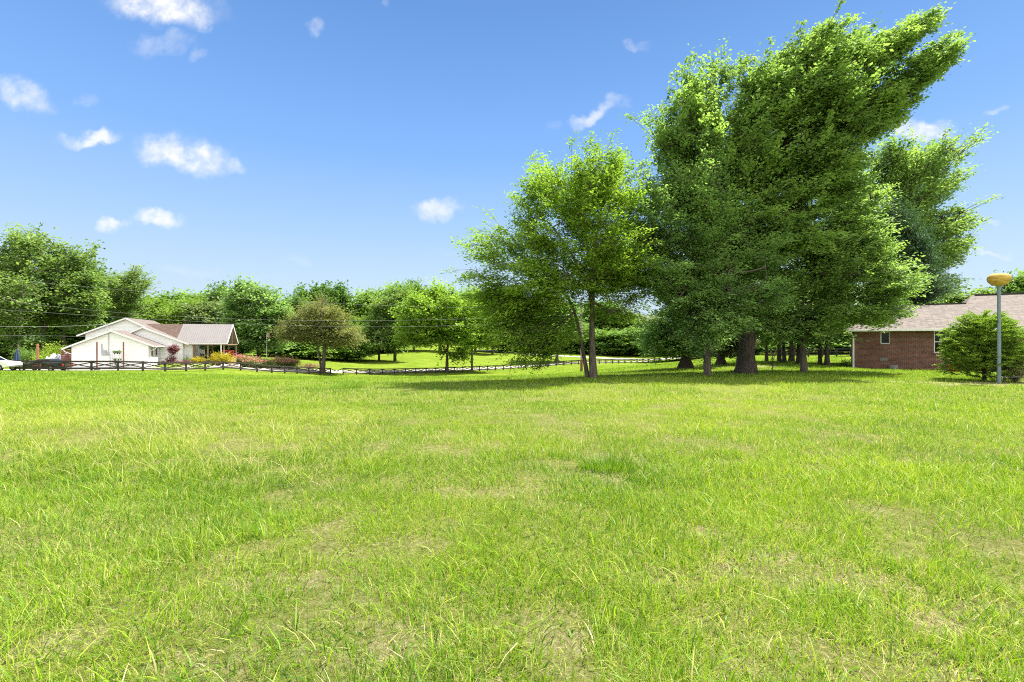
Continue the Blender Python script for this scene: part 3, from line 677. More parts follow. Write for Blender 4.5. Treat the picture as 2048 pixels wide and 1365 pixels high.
# dead sapling
def sapling():
    x, y, z = G(1545, 24.4); e = empty('dead_sapling', (x, y, z), 'thin dead sapling covered in dark withered leaves', 'sapling')
    m = MB(); m.tube([(0, 0, -.1), (.02, 0, .6), (-.02, .02, 1.15)], [.022, .016, .006], 6)
    rng = np.random.default_rng(5)
    for k in range(16):
        h = .3 + .8*rng.random(); a = rng.random()*6.28; m.tube([(0, 0, h), (math.cos(a)*.12, math.sin(a)*.12, h+.08)], [.006, .003], 4)
    m.build('stem', BARK_DARK, e)
    C = np.stack([rng.normal(size=50)*.06, rng.normal(size=50)*.06, rng.uniform(.25, 1.1, 50)], 1)
    leaves_mesh('leaves', C, rnd_unit(rng, 50), rng, 5, .06, .05, .8, LEAF_DRY, e)
sapling()

# -- mid-distance trees that stand on their own
tree('oak_tree', 'big leafy tree with a forked grey trunk behind the left end of the white house', 'tree', (90, 88),
     [{'p': [(-40,500),(5,475),(40,468),(85,462),(125,470),(160,490),(190,510),(207,540),(210,590),(200,640),(170,665),(110,660),(60,665),(0,655),(-40,640)], 'n': 130}],
     [{'pts': [(88,722,0),(88,690,0),(86,660,0),(80,630,0),(70,590,0),(60,540,0)], 'r0': .42, 'r1': .12, 'start': .35}, {'pts': [(87,664,0),(97,640,0),(104,600,0),(110,550,0)], 'r0': .26, 'r1': .1, 'start': .2, 'ground': False}],
     41, LEAF_LEFT, BARK, 'trees beyond the left fence', ncl=10, nleaf=20, leaf=.58, spread=.85, bspread=2.1, flat=.4, depth=.6, aniso=.6, tip=.03, rise=.3, flare=1.2)
tree('oak_tree', 'leafy tree with a pale patchy trunk at the left border', 'tree', (38, 80),
     [{'p': [(-90,560),(-40,520),(20,530),(70,560),(80,620),(50,650),(0,660),(-90,660)], 'n': 60}, {'p': [(20,660),(60,650),(75,680),(60,705),(30,695)], 'n': 10}],
     [{'pts': [(38,724,0),(40,700,0),(38,680,0),(42,655,0),(40,620,0)], 'r0': .34, 'r1': .12, 'start': .5}],
     42, LEAF_LEFT, BARK_PALE, 'trees beyond the left fence', ncl=9, nleaf=20, leaf=.5, spread=.8, bspread=1.9, flat=.4, depth=.7, aniso=.6, tip=.03, rise=.2, flare=1.2)
tree('oak_tree', 'dark leafy tree with a single straight trunk just left of the white house', 'tree', (127, 86),
     [{'p': [(110,560),(150,540),(200,560),(215,610),(200,660),(160,680),(120,660),(100,620)], 'n': 50}],
     [{'pts': [(127,722,0),(128,690,0),(127,650,0),(135,600,0)], 'r0': .30, 'r1': .12, 'start': .45}],
     43, LEAF_LEFT, BARK, 'trees beyond the left fence', ncl=9, nleaf=20, leaf=.5, spread=.8, bspread=1.9, flat=.4, depth=.7, aniso=.6, tip=.03, rise=.2, flare=1.2)
tree('pine_tree', 'airy open-crowned tree against the sky behind the white house roof', 'tree', (247, 98),
     [{'p': [(205,560),(225,528),(238,545),(262,522),(280,520),(285,545),(300,560),(314,578),(290,590),(300,625),(280,645),(235,650),(205,640)], 'n': 62}],
     [{'pts': [(247,722,0),(246,650,0),(250,590,0),(268,530,0)], 'r0': .28, 'r1': .06, 'start': .3}],
     44, LEAF_LEFT, BARK, 'trees beyond the left fence', ncl=9, nleaf=18, leaf=.5, spread=.8, bspread=1.7, flat=.25, depth=.7, aniso=.6, slender=.35, tip=.028, rise=.2)
tree('maple_tree', 'rounded dark green tree right of the metal porch roof behind the flagpole', 'tree', (517, 100),
     [{'p': [(445,640),(448,600),(462,580),(490,562),(512,556),(532,565),(552,585),(575,600),(590,640),(590,690),(560,712),(500,705),(455,700)], 'n': 120}],
     [{'pts': [(517,728,0),(517,690,0),(515,640,0),(512,590,0)], 'r0': .38, 'r1': .1, 'start': .3}, {'pts': [(478,728,0),(478,690,0),(485,640,0)], 'r0': .28, 'r1': .1, 'start': .4}],
     45, LEAF_DARK, BARK_DARK, 'trees beyond the left fence', ncl=10, nleaf=20, leaf=.6, spread=.85, bspread=2.0, flat=.4, depth=.7, aniso=.6, tip=.03, rise=.2)
tree('cedar_tree', 'wide brownish green cedar with a twin grey trunk standing at the fence', 'tree', (646, 93.5),
     [{'p': [(636,600),(645,572),(655,600),(680,622),(700,640),(722,660),(728,685),(700,700),(668,702),(640,690),(600,690),(560,690),(552,665),(575,640),(600,612)], 'n': 135}],
     [{'pts': [(646,750,0),(647,720,0),(650,680,0),(650,630,0),(648,585,0)], 'r0': .42, 'r1': .06, 'start': .3}, {'pts': [(643,745,0),(639,715,.4),(634,690,.6),(620,660,.3)], 'r0': .22, 'r1': .08, 'start': .5, 'ground': False}],
     46, LEAF_CEDAR, BARK, 'trees beyond the left fence', ncl=10, nleaf=26, leaf=.42, spread=.85, bspread=1.6, flat=.2, depth=.8, aniso=.7, slender=.28, tip=.025, rise=.1, hang=.1, flare=1.2)
tree('maple_tree', 'broad bright green tree growing right at the dark rail fence', 'tree', (894, 106.5),
     [{'p': [(790,650),(795,620),(812,590),(850,570),(900,568),(940,575),(960,610),(965,660),(950,690),(910,702),(880,698),(840,702),(800,690)], 'n': 120}, {'p': [(872,700),(930,700),(930,715),(910,718),(880,716)], 'n': 5}],
     [{'pts': [(894,747,0),(894,715,0),(897,670,0),(893,620,0)], 'r0': .36, 'r1': .1, 'start': .3}],
     47, LEAF_ELM, BARK_DARK, 'trees beyond the left fence', ncl=10, nleaf=20, leaf=.6, spread=.9, bspread=2.0, flat=.4, depth=.7, aniso=.6, tip=.03, rise=.2, flare=1.3)
tree('maple_tree', 'light green tree on a bare slim trunk right of the broad tree at the fence', 'tree', (944, 112),
     [{'p': [(905,660),(915,600),(960,580),(1000,590),(1020,640),(1010,690),(980,700),(950,705),(920,700)], 'n': 70}],
     [{'pts': [(944,743,0),(944,700,0),(948,640,0)], 'r0': .28, 'r1': .1, 'start': .4}],
     48, LEAF_ELM, BARK, 'trees beyond the left fence', ncl=9, nleaf=18, leaf=.62, spread=.95, bspread=2.0, flat=.4, depth=.7, aniso=.6, tip=.03, rise=.2, flare=1.2)
tree('maple_tree', 'greyish green tree on a dark trunk at the edge of the far lawn', 'tree', (758, 136),
     [{'p': [(722,660),(728,620),(745,600),(775,585),(810,575),(835,600),(832,650),(820,700),(780,706),(740,700)], 'n': 85}],
     [{'pts': [(758,724,0),(758,690,0),(765,640,0)], 'r0': .34, 'r1': .1, 'start': .3}, {'pts': [(790,720,0),(789,690,0),(792,640,0)], 'r0': .42, 'r1': .12, 'start': .3}],
     49, LEAF_LEFT, BARK_DARK, 'trees beyond the left fence', ncl=9, nleaf=18, leaf=.72, spread=1.1, bspread=2.3, flat=.4, depth=.7, aniso=.6, tip=.035, rise=.2, flare=1.2)

# -- far wood: five grown trees, copied with their own size and turn
def far_proto(name, seed, mat, bark, shape, leaf=.68, nb=115, slender=.6, bsp=1.9, flat=.45):
    """a 14 m tree grown at the origin; crown described by ellipsoids (x, y, z, rx, rz)"""
    rng = np.random.default_rng(seed); B = []
    w = np.array([s[3]**2*s[4] for s in shape]); w = (w/w.sum()*nb).astype(int)+1
    for (x, y, z, rx, rz), k in zip(shape, w):
        u = rnd_unit(rng, k)*(rng.random((k, 1))**.4); B.append(np.array([x, y, z]) + u*[rx, rx, rz])
    B = np.concatenate(B); ncl = 7; cb = np.repeat(np.arange(len(B)), ncl)
    C = B[cb] + rng.normal(size=(len(cb), 3))*bsp*np.array([.5, .5, .22]); C[:, 2] = np.maximum(C[:, 2], .6)
    A = C-np.array([0, 0, 5.0]); A[:, 2] *= .6; A /= np.linalg.norm(A, axis=1, keepdims=True); A = A*.6+rnd_unit(rng, len(C))*.5; A /= np.linalg.norm(A, axis=1, keepdims=True)
    tl = trunk_line([(0, 0, 0), (.1, 0, 3), (-.1, .1, 7), (.1, 0, 11.5)], .28, .06, .8)
    segs = skeleton([(tl, 4)], B, C, cb, rng, .02, .2); V, Q = trunk_mesh([tl], segs, rng, 1.4, 9)
    e = empty(name, (0, 0, 0), 'x', 'tree'); np_mesh('trunk', V, [Q], bark, e, smooth=True)
    tc = (rng.normal(size=len(B))*.18)[cb] + rng.normal(size=len(C))*.1
    leaves_mesh('crown', C, A, rng, 13, leaf, .7, flat, mat, e, slender, .55, 0, .3, tc)
    return e
def copy_tree(o, loc, rz, sx, sz):
    r = o.copy(); COL.objects.link(r); r.location = loc; r.rotation_euler = (0, 0, rz); r.scale = (sx, sx, sz)
    for ch in list(o.children):
        c = ch.copy(); COL.objects.link(c); c.parent = r
    return r
PROTO = {
 'round': ('maple_tree', 51, LEAF_FAR, BARK_DARK, [(0, 0, 8.5, 4.6, 4.6), (1.5, 1, 11, 2.8, 2.6), (-2.2, -.5, 7, 3, 3), (2.5, -1, 6, 2.8, 2.4)]),
 'tall': ('oak_tree', 52, LEAF_FAR, BARK, [(0, 0, 9.5, 3.6, 4.2), (-1, 1, 12, 2.2, 1.8), (1.6, 0, 7, 3.2, 2.8), (-2.2, 0, 6.4, 2.4, 2)]),
 'light': ('locust_tree', 53, LEAF_FARL, BARK, [(0, 0, 8, 4.4, 4.6), (2, 1, 10, 2.8, 2.6), (-2.5, 0, 7, 3, 3.4), (1, -2, 5, 3.4, 2.6)]),
 'pale': ('willow_tree', 54, LEAF_PALE, BARK, [(0, 0, 8, 4.8, 4.6), (-1.5, -1, 10.6, 2.6, 2.4), (2.5, 0, 6.4, 3, 3), (-2.5, 0, 5, 3, 2.8)]),
 'low': ('hedgerow_tree', 55, LEAF_FAR, BARK_DARK, [(0, 0, 6.8, 5.2, 5.6), (3, 0, 4, 3, 3.2), (-3, 1, 4, 3, 3.2), (0, -2.5, 3, 4, 2.4)]),
}
used = {}
def far(kind, px, Y, top, wpx, label, group='trees of the far wood', rz=None):
    """one far tree: trunk at photo column px, Y metres off, its top at photo row top, wpx photo pixels wide"""
    x, y, z = G(px, Y); h = CAMZ-(top-CY)*Y/FPX - z; w = wpx*Y/FPX
    sz = h/13.9; sx = w/10.6; rz = random.Random(px*7+int(Y)).uniform(0, 6.28) if rz is None else rz
    if kind not in used:
        e = far_proto(*PROTO[kind]); used[kind] = e; e.location = (x, y, z); e.rotation_euler = (0, 0, rz); e.scale = (sx, sx, sz)
    else: e = copy_tree(used[kind], (x, y, z), rz, sx, sz)
    e['label'] = label; e['group'] = group; return e
FARL = [
 ('tall', 190, 105, 545, 110, 'tall dark tree between the two nearest trees left of the house'), ('low', -60, 120, 560, 220, 'dense tree at the very left border behind the vehicles'),
 ('low', 60, 110, 600, 170, 'dense dark tree filling the gap behind the forked trunk'), ('low', 165, 112, 620, 150, 'dense dark tree behind the left gable of the white house'),
 ('light', 330, 128, 592, 100, 'yellow green tree right behind the white house gable roof'), ('light', 372, 122, 590, 90, 'yellow green tree above the dark shingle roof'),
 ('pale', 418, 118, 592, 92, 'pale feathery tree above the metal porch roof'), ('round', 300, 150, 588, 90, 'green tree right of the airy open-crowned tree'), ('round', 400, 165, 578, 110, 'mid green tree on the skyline above the pale tree'),
 ('tall', 440, 150, 572, 60, 'narrow tree just left of the rounded tree by the flagpole'), ('round', 350, 180, 585, 120, 'skyline tree above the yellow green trees'),
 ('low', 330, 105, 660, 130, 'dense low tree close behind the white house'), ('low', 430, 104, 655, 120, 'dense low tree seen under the porch roof'),
 ('round', 590, 150, 590, 90, 'skyline tree between the rounded tree and the cedar'), ('tall', 628, 165, 574, 90, 'skyline tree rising left behind the cedar top'), ('tall', 672, 170, 572, 70, 'skyline tree rising right behind the cedar top'),
 ('low', 560, 125, 640, 110, 'dark low tree behind the pink bushes'), ('low', 620, 128, 650, 110, 'dark low tree behind the cedar trunk'), ('low', 690, 132, 655, 90, 'dark low tree right of the cedar'),
 ('round', 730, 175, 574, 84, 'dark green skyline tree left of the twin crowned tree'), ('light', 716, 145, 625, 50, 'small vivid yellow green tree right of the cedar'),
 ('round', 790, 180, 560, 90, 'highest skyline tree in the middle of the far wood'), ('tall', 828, 185, 568, 60, 'skyline tree right of the highest one'), ('low', 760, 175, 640, 110, 'dark low tree at the wood edge above the lawn'),
 ('round', 880, 190, 570, 110, 'skyline tree behind the broad tree at the fence'), ('round', 950, 190, 572, 90, 'skyline tree behind the light green slim tree'), ('light', 985, 190, 600, 80, 'light green tree at the head of the lawn'),
 ('low', 1020, 215, 640, 110, 'dark tree behind the lawn left of the road'), ('tall', 1114, 150, 600, 120, 'tree on a bare trunk seen through the elm'), ('round', 1060, 230, 600, 120, 'green tree beyond the road seen under the elm'),
 ('low', 1150, 222, 640, 110, 'dense tree beyond the road behind the elm trunks'), ('low', 1215, 212, 655, 100, 'dense hedge-like tree beyond the road right of the elm'), ('low', 1265, 204, 650, 100, 'bushy tree beyond the road above the far fence'),
 ('low', 1315, 200, 650, 100, 'bushy tree beyond the road beside the grove'), ('light', 1240, 235, 625, 90, 'light green tree above the roadside bushes'), ('pale', 1290, 240, 620, 100, 'greyish green tree above the roadside bushes'),
 ('round', 1200, 240, 600, 120, 'tree on the skyline between elm and grove'), 
 ('low', 1370, 150, 640, 120, 'dark tree far behind the left of the grove'), ('low', 1440, 120, 640, 130, 'dark tree far behind the thickest trunk'), ('low', 1510, 110, 645, 130, 'dark tree far behind the dead sapling'),
 ('low', 1580, 105, 640, 130, 'dark tree far behind the mottled trunk'), ('low', 1650, 100, 640, 130, 'dark tree behind the dark board fence'), ('low', 1715, 95, 630, 120, 'dark tree behind the corner of the brick house'),
 ('round', 1780, 80, 590, 130, 'tree behind the left of the brick house roof'), ('round', 1870, 95, 572, 120, 'green tree behind the low ridge of the brick house'), ('light', 1935, 85, 570, 110, 'yellow green tree behind the high ridge left of the lamp'),
 ('light', 1990, 95, 576, 70, 'yellow green tree behind the yellow globe lamp'), ('round', 2050, 80, 538, 80, 'taller green tree right of the yellow globe lamp'), ('round', 2120, 90, 560, 120, 'green tree beyond the right border of the house'),
]
for a in FARL: far(*a)

# ------------------------------------------------------------------ fences
WOOD_DARK = plain('weathered_dark_wood', (.034, .027, .021), .85, .35, 5, bump=.3)
WOOD_BLACK = plain('black_stained_wood', (.018, .015, .012), .8, .3, 5)
def fence_run(name, label, pts, n_posts, first=True, group=None):
    """rail fence with crossed braces: pts (px, Y) along the foot of the fence"""
    w = np.array([wp(*p) for p in pts]); cum = np.concatenate([[0], np.cumsum(np.hypot(*np.diff(w, axis=0).T))])
    e = empty(name, (w[0, 0], w[0, 1], H(w[0, 0], w[0, 1])), label, 'fence', group); o = Vector(e.location)
    N = n_posts or int(round(cum[-1]/2.44))+1; s = np.linspace(0, cum[-1], N); rng = random.Random(4)
    Q = []
    for t in s:
        x = np.interp(t, cum, w[:, 0]); y = np.interp(t, cum, w[:, 1]); Q.append(Vector((x, y, H(x, y)))-o)
    for i, q in enumerate(Q):
        nx = (Q[min(i+1, N-1)]-Q[max(i-1, 0)]); a = math.atan2(nx.y, nx.x); m = MB(); hh = 1.25+rng.uniform(-.03, .03)
        m.box(-.09, .09, -.09, .09, -.3, hh-.03); m.box(-.06, .06, -.06, .06, hh-.03, hh)
        p = m.build('post', WOOD_DARK, e, bevel=.008); p.location = q; p.rotation_euler = (rng.uniform(-.02, .02), rng.uniform(-.02, .02), a)
    for i in range(N-1):
        a, b = Q[i], Q[i+1]; d = (b-a).normalized(); nrm = Vector((d.y, -d.x, 0)).normalized()*.12; U = Vector((0, 0, 1)); m = MB()
        m.bar(a+U*1.13+nrm, b+U*1.13+nrm, .05, .19); m.bar(a+U*.33+nrm, b+U*.33+nrm, .05, .19)
        m.bar(a+U*1.03+nrm*.3, b+U*.45+nrm*.3, .04, .11); m.bar(a+U*.45-nrm*.3, b+U*1.03-nrm*.3, .04, .11)
        m.build('rail_panel', WOOD_DARK, e)
    return e
L_PTS = [(27, 58), (140, 58.7), (250, 60), (390, 68), (455, 72.5), (530, 78), (600, 85), (661, 92)]
fence_run('crossbuck_fence', 'dark wooden rail fence with crossed braces running in front of the white house', L_PTS, 18)
fence_run('crossbuck_fence', 'dark wooden rail fence with crossed braces curving away across the middle of the field', [(686, 94.5), (780, 98), (880, 106), (960, 114), (1060, 125), (1180, 135), (1320, 150)], None)
# the slanted rail at the gap
a = Vector(G(664, 92.3)); b = Vector(G(684, 94.3)); m = MB()
m.bar(a+Vector((0, 0, .9)), (a+b)/2+Vector((0, 0, .62)), .06, .14); m.bar((a+b)/2+Vector((0, 0, .62)), b+Vector((0, 0, 1.1)), .06, .14)
tag(m.build('gap_rail', WOOD_DARK), 'bent dark rail bridging the gap between the two rail fences', 'rail')
# dark board fence behind the grove
def board_fence():
    p0 = wp(1535, 82); p1 = wp(1760, 78); e = empty('board_fence', (*p0, H(*p0)), 'black three-rail board fence far behind the grove trunks', 'fence'); o = Vector(e.location)
    N = 9
    Q = []
    for i in range(N):
        x = p0[0]+(p1[0]-p0[0])*i/(N-1); y = p0[1]+(p1[1]-p0[1])*i/(N-1); Q.append(Vector((x, y, H(x, y)))-o)
    for q in Q:
        b = MB().box(-.09, .09, -.09, .09, -.2, 1.35).build('post', WOOD_BLACK, e); b.location = q
    for h in (.35, .8, 1.2):
        m = MB()
        for a, b in zip(Q, Q[1:]): m.bar(a+Vector((0, -.1, h)), b+Vector((0, -.1, h)), .05, .15)
        m.build('rail', WOOD_BLACK, e)
board_fence()

# ------------------------------------------------------------------ brick house
def brick_mat():
    m, nt, b, out = mat_base('red_brick'); L = nt.links
    tc = NN(nt, 'ShaderNodeTexCoord'); sp = NN(nt, 'ShaderNodeSeparateXYZ'); L.new(tc.outputs['Object'], sp.inputs[0])
    ad = NN(nt, 'ShaderNodeMath', operation='ADD'); L.new(sp.outputs[0], ad.inputs[0]); L.new(sp.outputs[1], ad.inputs[1])
    cb = NN(nt, 'ShaderNodeCombineXYZ'); L.new(ad.outputs[0], cb.inputs[0]); L.new(sp.outputs[2], cb.inputs[1])
    br = NN(nt, 'ShaderNodeTexBrick'); L.new(cb.outputs[0], br.inputs['Vector'])
    br.inputs['Scale'].default_value = 1; br.inputs['Brick Width'].default_value = .215; br.inputs['Row Height'].default_value = .077
    br.inputs['Mortar Size'].default_value = .009; br.inputs['Mortar Smooth'].default_value = .2; br.inputs['Bias'].default_value = -.1
    br.inputs['Color1'].default_value = (.165, .058, .043, 1); br.inputs['Color2'].default_value = (.085, .033, .027, 1); br.inputs['Mortar'].default_value = (.22, .175, .155, 1)
    n = NN(nt, 'ShaderNodeTexNoise'); n.inputs['Scale'].default_value = 1.1; n.inputs['Detail'].default_value = 6; L.new(cb.outputs[0], n.inputs['Vector'])
    r = ramp(nt, n.outputs[0], [(.3, (.8, .78, .76)), (.7, (1.25, 1.2, 1.2))])
    mx = NN(nt, 'ShaderNodeMix', data_type='RGBA', blend_type='MULTIPLY'); mx.inputs[0].default_value = 1; L.new(br.outputs['Color'], mx.inputs[6]); L.new(r.outputs[0], mx.inputs[7])
    L.new(mx.outputs[2], b.inputs['Base Color']); b.inputs['Roughness'].default_value = .9
    bp = NN(nt, 'ShaderNodeBump', invert=True); bp.inputs['Strength'].default_value = .6; bp.inputs['Distance'].default_value = .01; L.new(br.outputs['Fac'], bp.inputs['Height']); L.new(bp.outputs[0], b.inputs['Normal'])
    return m
def shingle_mat(name, c1, c2, line=(.115, .10, .088), row=.13):
    m, nt, b, out = mat_base(name); L = nt.links
    tc = NN(nt, 'ShaderNodeTexCoord'); br = NN(nt, 'ShaderNodeTexBrick'); L.new(tc.outputs['Object'], br.inputs['Vector'])
    br.inputs['Scale'].default_value = 1; br.inputs['Brick Width'].default_value = .33; br.inputs['Row Height'].default_value = row; br.offset = .37; br.offset_frequency = 1
    br.inputs['Mortar Size'].default_value = .008; br.inputs['Mortar Smooth'].default_value = .6
    br.inputs['Color1'].default_value = (*c1, 1); br.inputs['Color2'].default_value = (*c2, 1); br.inputs['Mortar'].default_value = (*line, 1)
    n = NN(nt, 'ShaderNodeTexNoise'); n.inputs['Scale'].default_value = 5; n.inputs['Detail'].default_value = 8; L.new(tc.outputs['Object'], n.inputs['Vector'])
    r = ramp(nt, n.outputs[0], [(.3, (.78, .78, .78)), (.7, (1.2, 1.2, 1.2))])
    mx = NN(nt, 'ShaderNodeMix', data_type='RGBA', blend_type='MULTIPLY'); mx.inputs[0].default_value = 1; L.new(br.outputs['Color'], mx.inputs[6]); L.new(r.outputs[0], mx.inputs[7])
    L.new(mx.outputs[2], b.inputs['Base Color']); b.inputs['Roughness'].default_value = .95; b.inputs['Specular IOR Level'].default_value = .2
    bp = NN(nt, 'ShaderNodeBump', invert=True); bp.inputs['Strength'].default_value = .5; bp.inputs['Distance'].default_value = .02; L.new(br.outputs['Fac'], bp.inputs['Height']); L.new(bp.outputs[0], b.inputs['Normal'])
    return m
def glass_mat(name, col=(.008, .01, .012), rough=.06):
    m, nt, b, out = mat_base(name); b.inputs['Base Color'].default_value = (*col, 1); b.inputs['Roughness'].default_value = rough; b.inputs['Specular IOR Level'].default_value = .12
    n = NN(nt, 'ShaderNodeTexNoise'); n.inputs['Scale'].default_value = 1.5; bp = NN(nt, 'ShaderNodeBump'); bp.inputs['Strength'].default_value = .05; nt.links.new(n.outputs[0], bp.inputs['Height']); nt.links.new(bp.outputs[0], b.inputs['Normal'])
    return m
BRICK = brick_mat(); SHINGLE = shingle_mat('grey_tan_shingle', (.195, .165, .145), (.14, .12, .105)); TRIM = plain('cream_trim', (.62, .58, .49), .5, .06, 3)
WHITE = plain('white_paint', (.74, .73, .71), .5, .05, 2); GLASS = glass_mat('dark_window_glass')
def brick_house():
    th = math.radians(-33); base = P(1708, 738, 33)
    e = empty('brick_house', (base[0], base[1], base[2]), 'red brick house with grey tan shingle roof right of the grove', 'house', rz=th)
    cu, su = math.cos(th), math.sin(th)
    def T(px):                                   # photo column -> distance along the front wall
        k = (px-CX)/FPX; return (k*base[1]-base[0])/(cu-k*su)
    def Z(t, py): return CAMZ-(py-CY)*(base[1]+su*t)/FPX-base[2]
    Wt = 2.56; th_ = .25; LEN = 16; D = 8
    wins = [(T(1761), T(1780), Z(T(1770), 688), Wt-.12), (T(1868), T(1868)+1.15, Z(T(1868), 706), Wt-.10)]
    m = MB(); x = 0
    for a, b, z0, z1 in wins:
        m.box(x, a, 0, th_, -.4, Wt); m.box(a, b, 0, th_, -.4, z0); m.box(a, b, 0, th_, z1, Wt); x = b
    m.box(x, LEN, 0, th_, -.4, Wt)
    m.box(0, th_, th_, D, -.4, Wt); m.box(LEN-th_, LEN, th_, D, -.4, Wt); m.box(th_, LEN-th_, D-th_, D, -.4, Wt)
    m.build('wall', BRICK, e)
    for a, b, z0, z1 in wins:
        f = MB(); w = .05
        f.box(a, a+w, .06, .14, z0, z1); f.box(b-w, b, .06, .14, z0, z1); f.box(a+w, b-w, .06, .14, z1-w, z1); f.box(a+w, b-w, .06, .14, z0, z0+w)
        zc = (z0+z1)/2
        if b-a > .8: f.box(a+w, b-w, .08, .13, zc-.025, zc+.025); f.box((a+b)/2-.012, (a+b)/2+.012, .09, .12, zc+.025, z1-w)
        fr = f.build('window', WHITE, e)
        MB().box(a+w, b-w, .125, .135, z0+w, z1-w).build('pane', GLASS, fr)
        s = MB().box(a-.08, b+.08, -.05, .10, z0-.07, z0-.002).build('sill', BRICK, fr)
        if b-a > .8: MB().box(a+w+.03, a+w+.22, .16, .19, z0+.1, z1-w).build('curtain', plain('pale_curtain', (.32, .36, .36), .9), fr)
    # roof: one front plane with a low ridge on the left and a higher one on the right
    pz = lambda v: 2.60 + .39*(v+.4)
    R = []
    front = [(-.55, -.45), (LEN+.5, -.45), (LEN-3, 5.6), (6.74, 5.6), (6.2, 4), (2.7, 4)]
    m = MB()
    def face(pts): m.add(pts, [tuple(range(len(pts)))])
    fz = [(x, y, pz(y)) for x, y in front]
    face(fz)
    zl = pz(-.45)
    face([(-.55, 8.45, zl), (-.55, -.45, zl), (2.7, 4, pz(4))])
    face([(-.55, 8.45, zl), (2.7, 4, pz(4)), (6.2, 4, pz(4)), (6.2, 8.45, zl)])
    face([(6.2, 4, pz(4)), (6.74, 5.6, pz(5.6)), (6.2, 7.4, pz(4)-.05)])
    face([(6.2, 8.45, zl), (6.2, 7.4, pz(4)-.05), (6.74, 5.6, pz(5.6)), (LEN-3, 5.6, pz(5.6)), (LEN+.5, 11, zl), (6.2, 11, zl)])
    face([(LEN+.5, -.45, zl), (LEN+.5, 11, zl), (LEN-3, 5.6, pz(5.6))])
    rf = m.build('roof', SHINGLE, e)
    c = MB(); c.bar((6.9, 5.6, pz(5.6)+.03), (LEN-3, 5.6, pz(5.6)+.03), .3, .07); c.bar((3.6, 4, pz(4)+.02), (6.2, 4, pz(4)+.02), .24, .05)
    c.build('ridge_vent', plain('dark_ridge', (.05, .045, .04), .9), rf)
    so_ = MB(); so_.box(-.5, LEN+.4, -.42, -.002, Wt-.02, Wt+.0); so_.box(-.5, -.002, 0, 8.4, Wt-.02, Wt); so_.build('soffit', TRIM, e)
    g = MB(); g.box(-.62, LEN+.5, -.57, -.46, zl-.13, zl-.005); g.box(-.62, -.52, -.44, 8.4, zl-.13, zl-.005); g.box(-.50, LEN+.4, -.445, -.425, Wt-.03, zl-.01)
    g.build('gutter', WHITE, e, bevel=.01)
    d = MB(); d.bar((-.30, -.52, zl-.12), (-.30, -.50, zl-.22), .08, .08); d.bar((-.30, -.50, zl-.2), (-.03, -.09, zl-.42), .08, .08); d.box(-.08, .02, -.14, -.03, .12, zl-.38); d.bar((-.03, -.085, .16), (-.05, -.28, .05), .1, .07)
    d.build('downspout', WHITE, e)
    t = T(1768); v = MB(); v.box(t-.2, t+.2, -.02, .05, Z(t, 722), Z(t, 716)); v.build('vent', plain('grey_vent', (.16, .15, .14), .6), e)
    t = T(1786); v = MB(); v.lathe([(.26, 0), (.26, .28), (.22, .3)], (t, -.12, 0), 14, 1, .5); v.build('window_well', plain('galvanised', (.20, .19, .18), .5, metallic=.4), e)
    return e
BH = brick_house()
# red barrel standing at the brick wall behind the shrub
def red_barrel():
    x, y, z = G(1906, 27.6); m = MB(); m.lathe([(.18, 0), (.22, .04), (.23, .2), (.22, .38), (.235, .40), (.235, .43), (.2, .43), (.2, .35)], (0, 0, 0), 18)
    o = m.build('plastic_tub', plain('red_plastic', (.45, .03, .02), .4), smooth=True); o.location = (x, y, z); tag(o, 'red plastic tub half hidden behind the cypress shrub', 'tub')
red_barrel()

# ------------------------------------------------------------------ lamp post with yellow globe
def lamp_post():
    x, y, z = G(1998, 19.2); e = empty('lamp_post', (x, y, z), 'pale blue lamp post topped by a flattened yellow globe', 'lamp')
    STEEL = plain('faded_blue_paint', (.14, .19, .215), .5, .12, 4, bump=.05)
    h = 3.72
    m = MB(); m.tube([(0, 0, -.2), (0, 0, 1.9)], .062, 18); m.tube([(0, 0, 1.9), (0, 0, h)], .056, 18); m.build('pole', STEEL, e, smooth=False)
    MB().lathe([(.075, 0), (.075, .03), (.06, .05)], (0, 0, h-.04), 16).build('collar', STEEL, e)
    prof = [(.085, 0), (.17, .03), (.26, .09), (.33, .18), (.352, .27), (.335, .36), (.27, .435), (.19, .475), (.10, .478), (.02, .455)]
    m, nt, b, out = mat_base('aged_yellow_plastic'); L = nt.links
    tc = NN(nt, 'ShaderNodeTexCoord'); mp = NN(nt, 'ShaderNodeMapping'); mp.inputs['Scale'].default_value = (2, 2, 12); mp.inputs['Rotation'].default_value = (.2, .25, 0); L.new(tc.outputs['Object'], mp.inputs[0])
    n = NN(nt, 'ShaderNodeTexNoise'); n.inputs['Scale'].default_value = 2.2; n.inputs['Detail'].default_value = 6; L.new(mp.outputs[0], n.inputs['Vector'])
    r = ramp(nt, n.outputs[0], [(.3, (.30, .18, .035)), (.48, (.44, .29, .065)), (.7, (.52, .38, .13))]); L.new(r.outputs[0], b.inputs['Base Color']); b.inputs['Roughness'].default_value = .7; b.inputs['Specular IOR Level'].default_value = .1
    b.inputs['Subsurface Weight'].default_value = .25; b.inputs['Subsurface Radius'].default_value = (.1, .06, .02)
    g = MB().lathe(prof, (0, 0, h), 36); o = g.build('globe', m, e, smooth=True)
    MB().box(-.10, -.055, -.03, .02, 2.32, 2.38).build('light_sensor', plain('black_plastic', (.02, .02, .02), .5), e)
    k = MB(); k.tube([(0, -.07, .24), (.5, .05, .22), (1.6, .2, .24)], .006, 5); k.build('tie_wire', plain('wire_white', (.5, .5, .5), .4), e)
lamp_post()

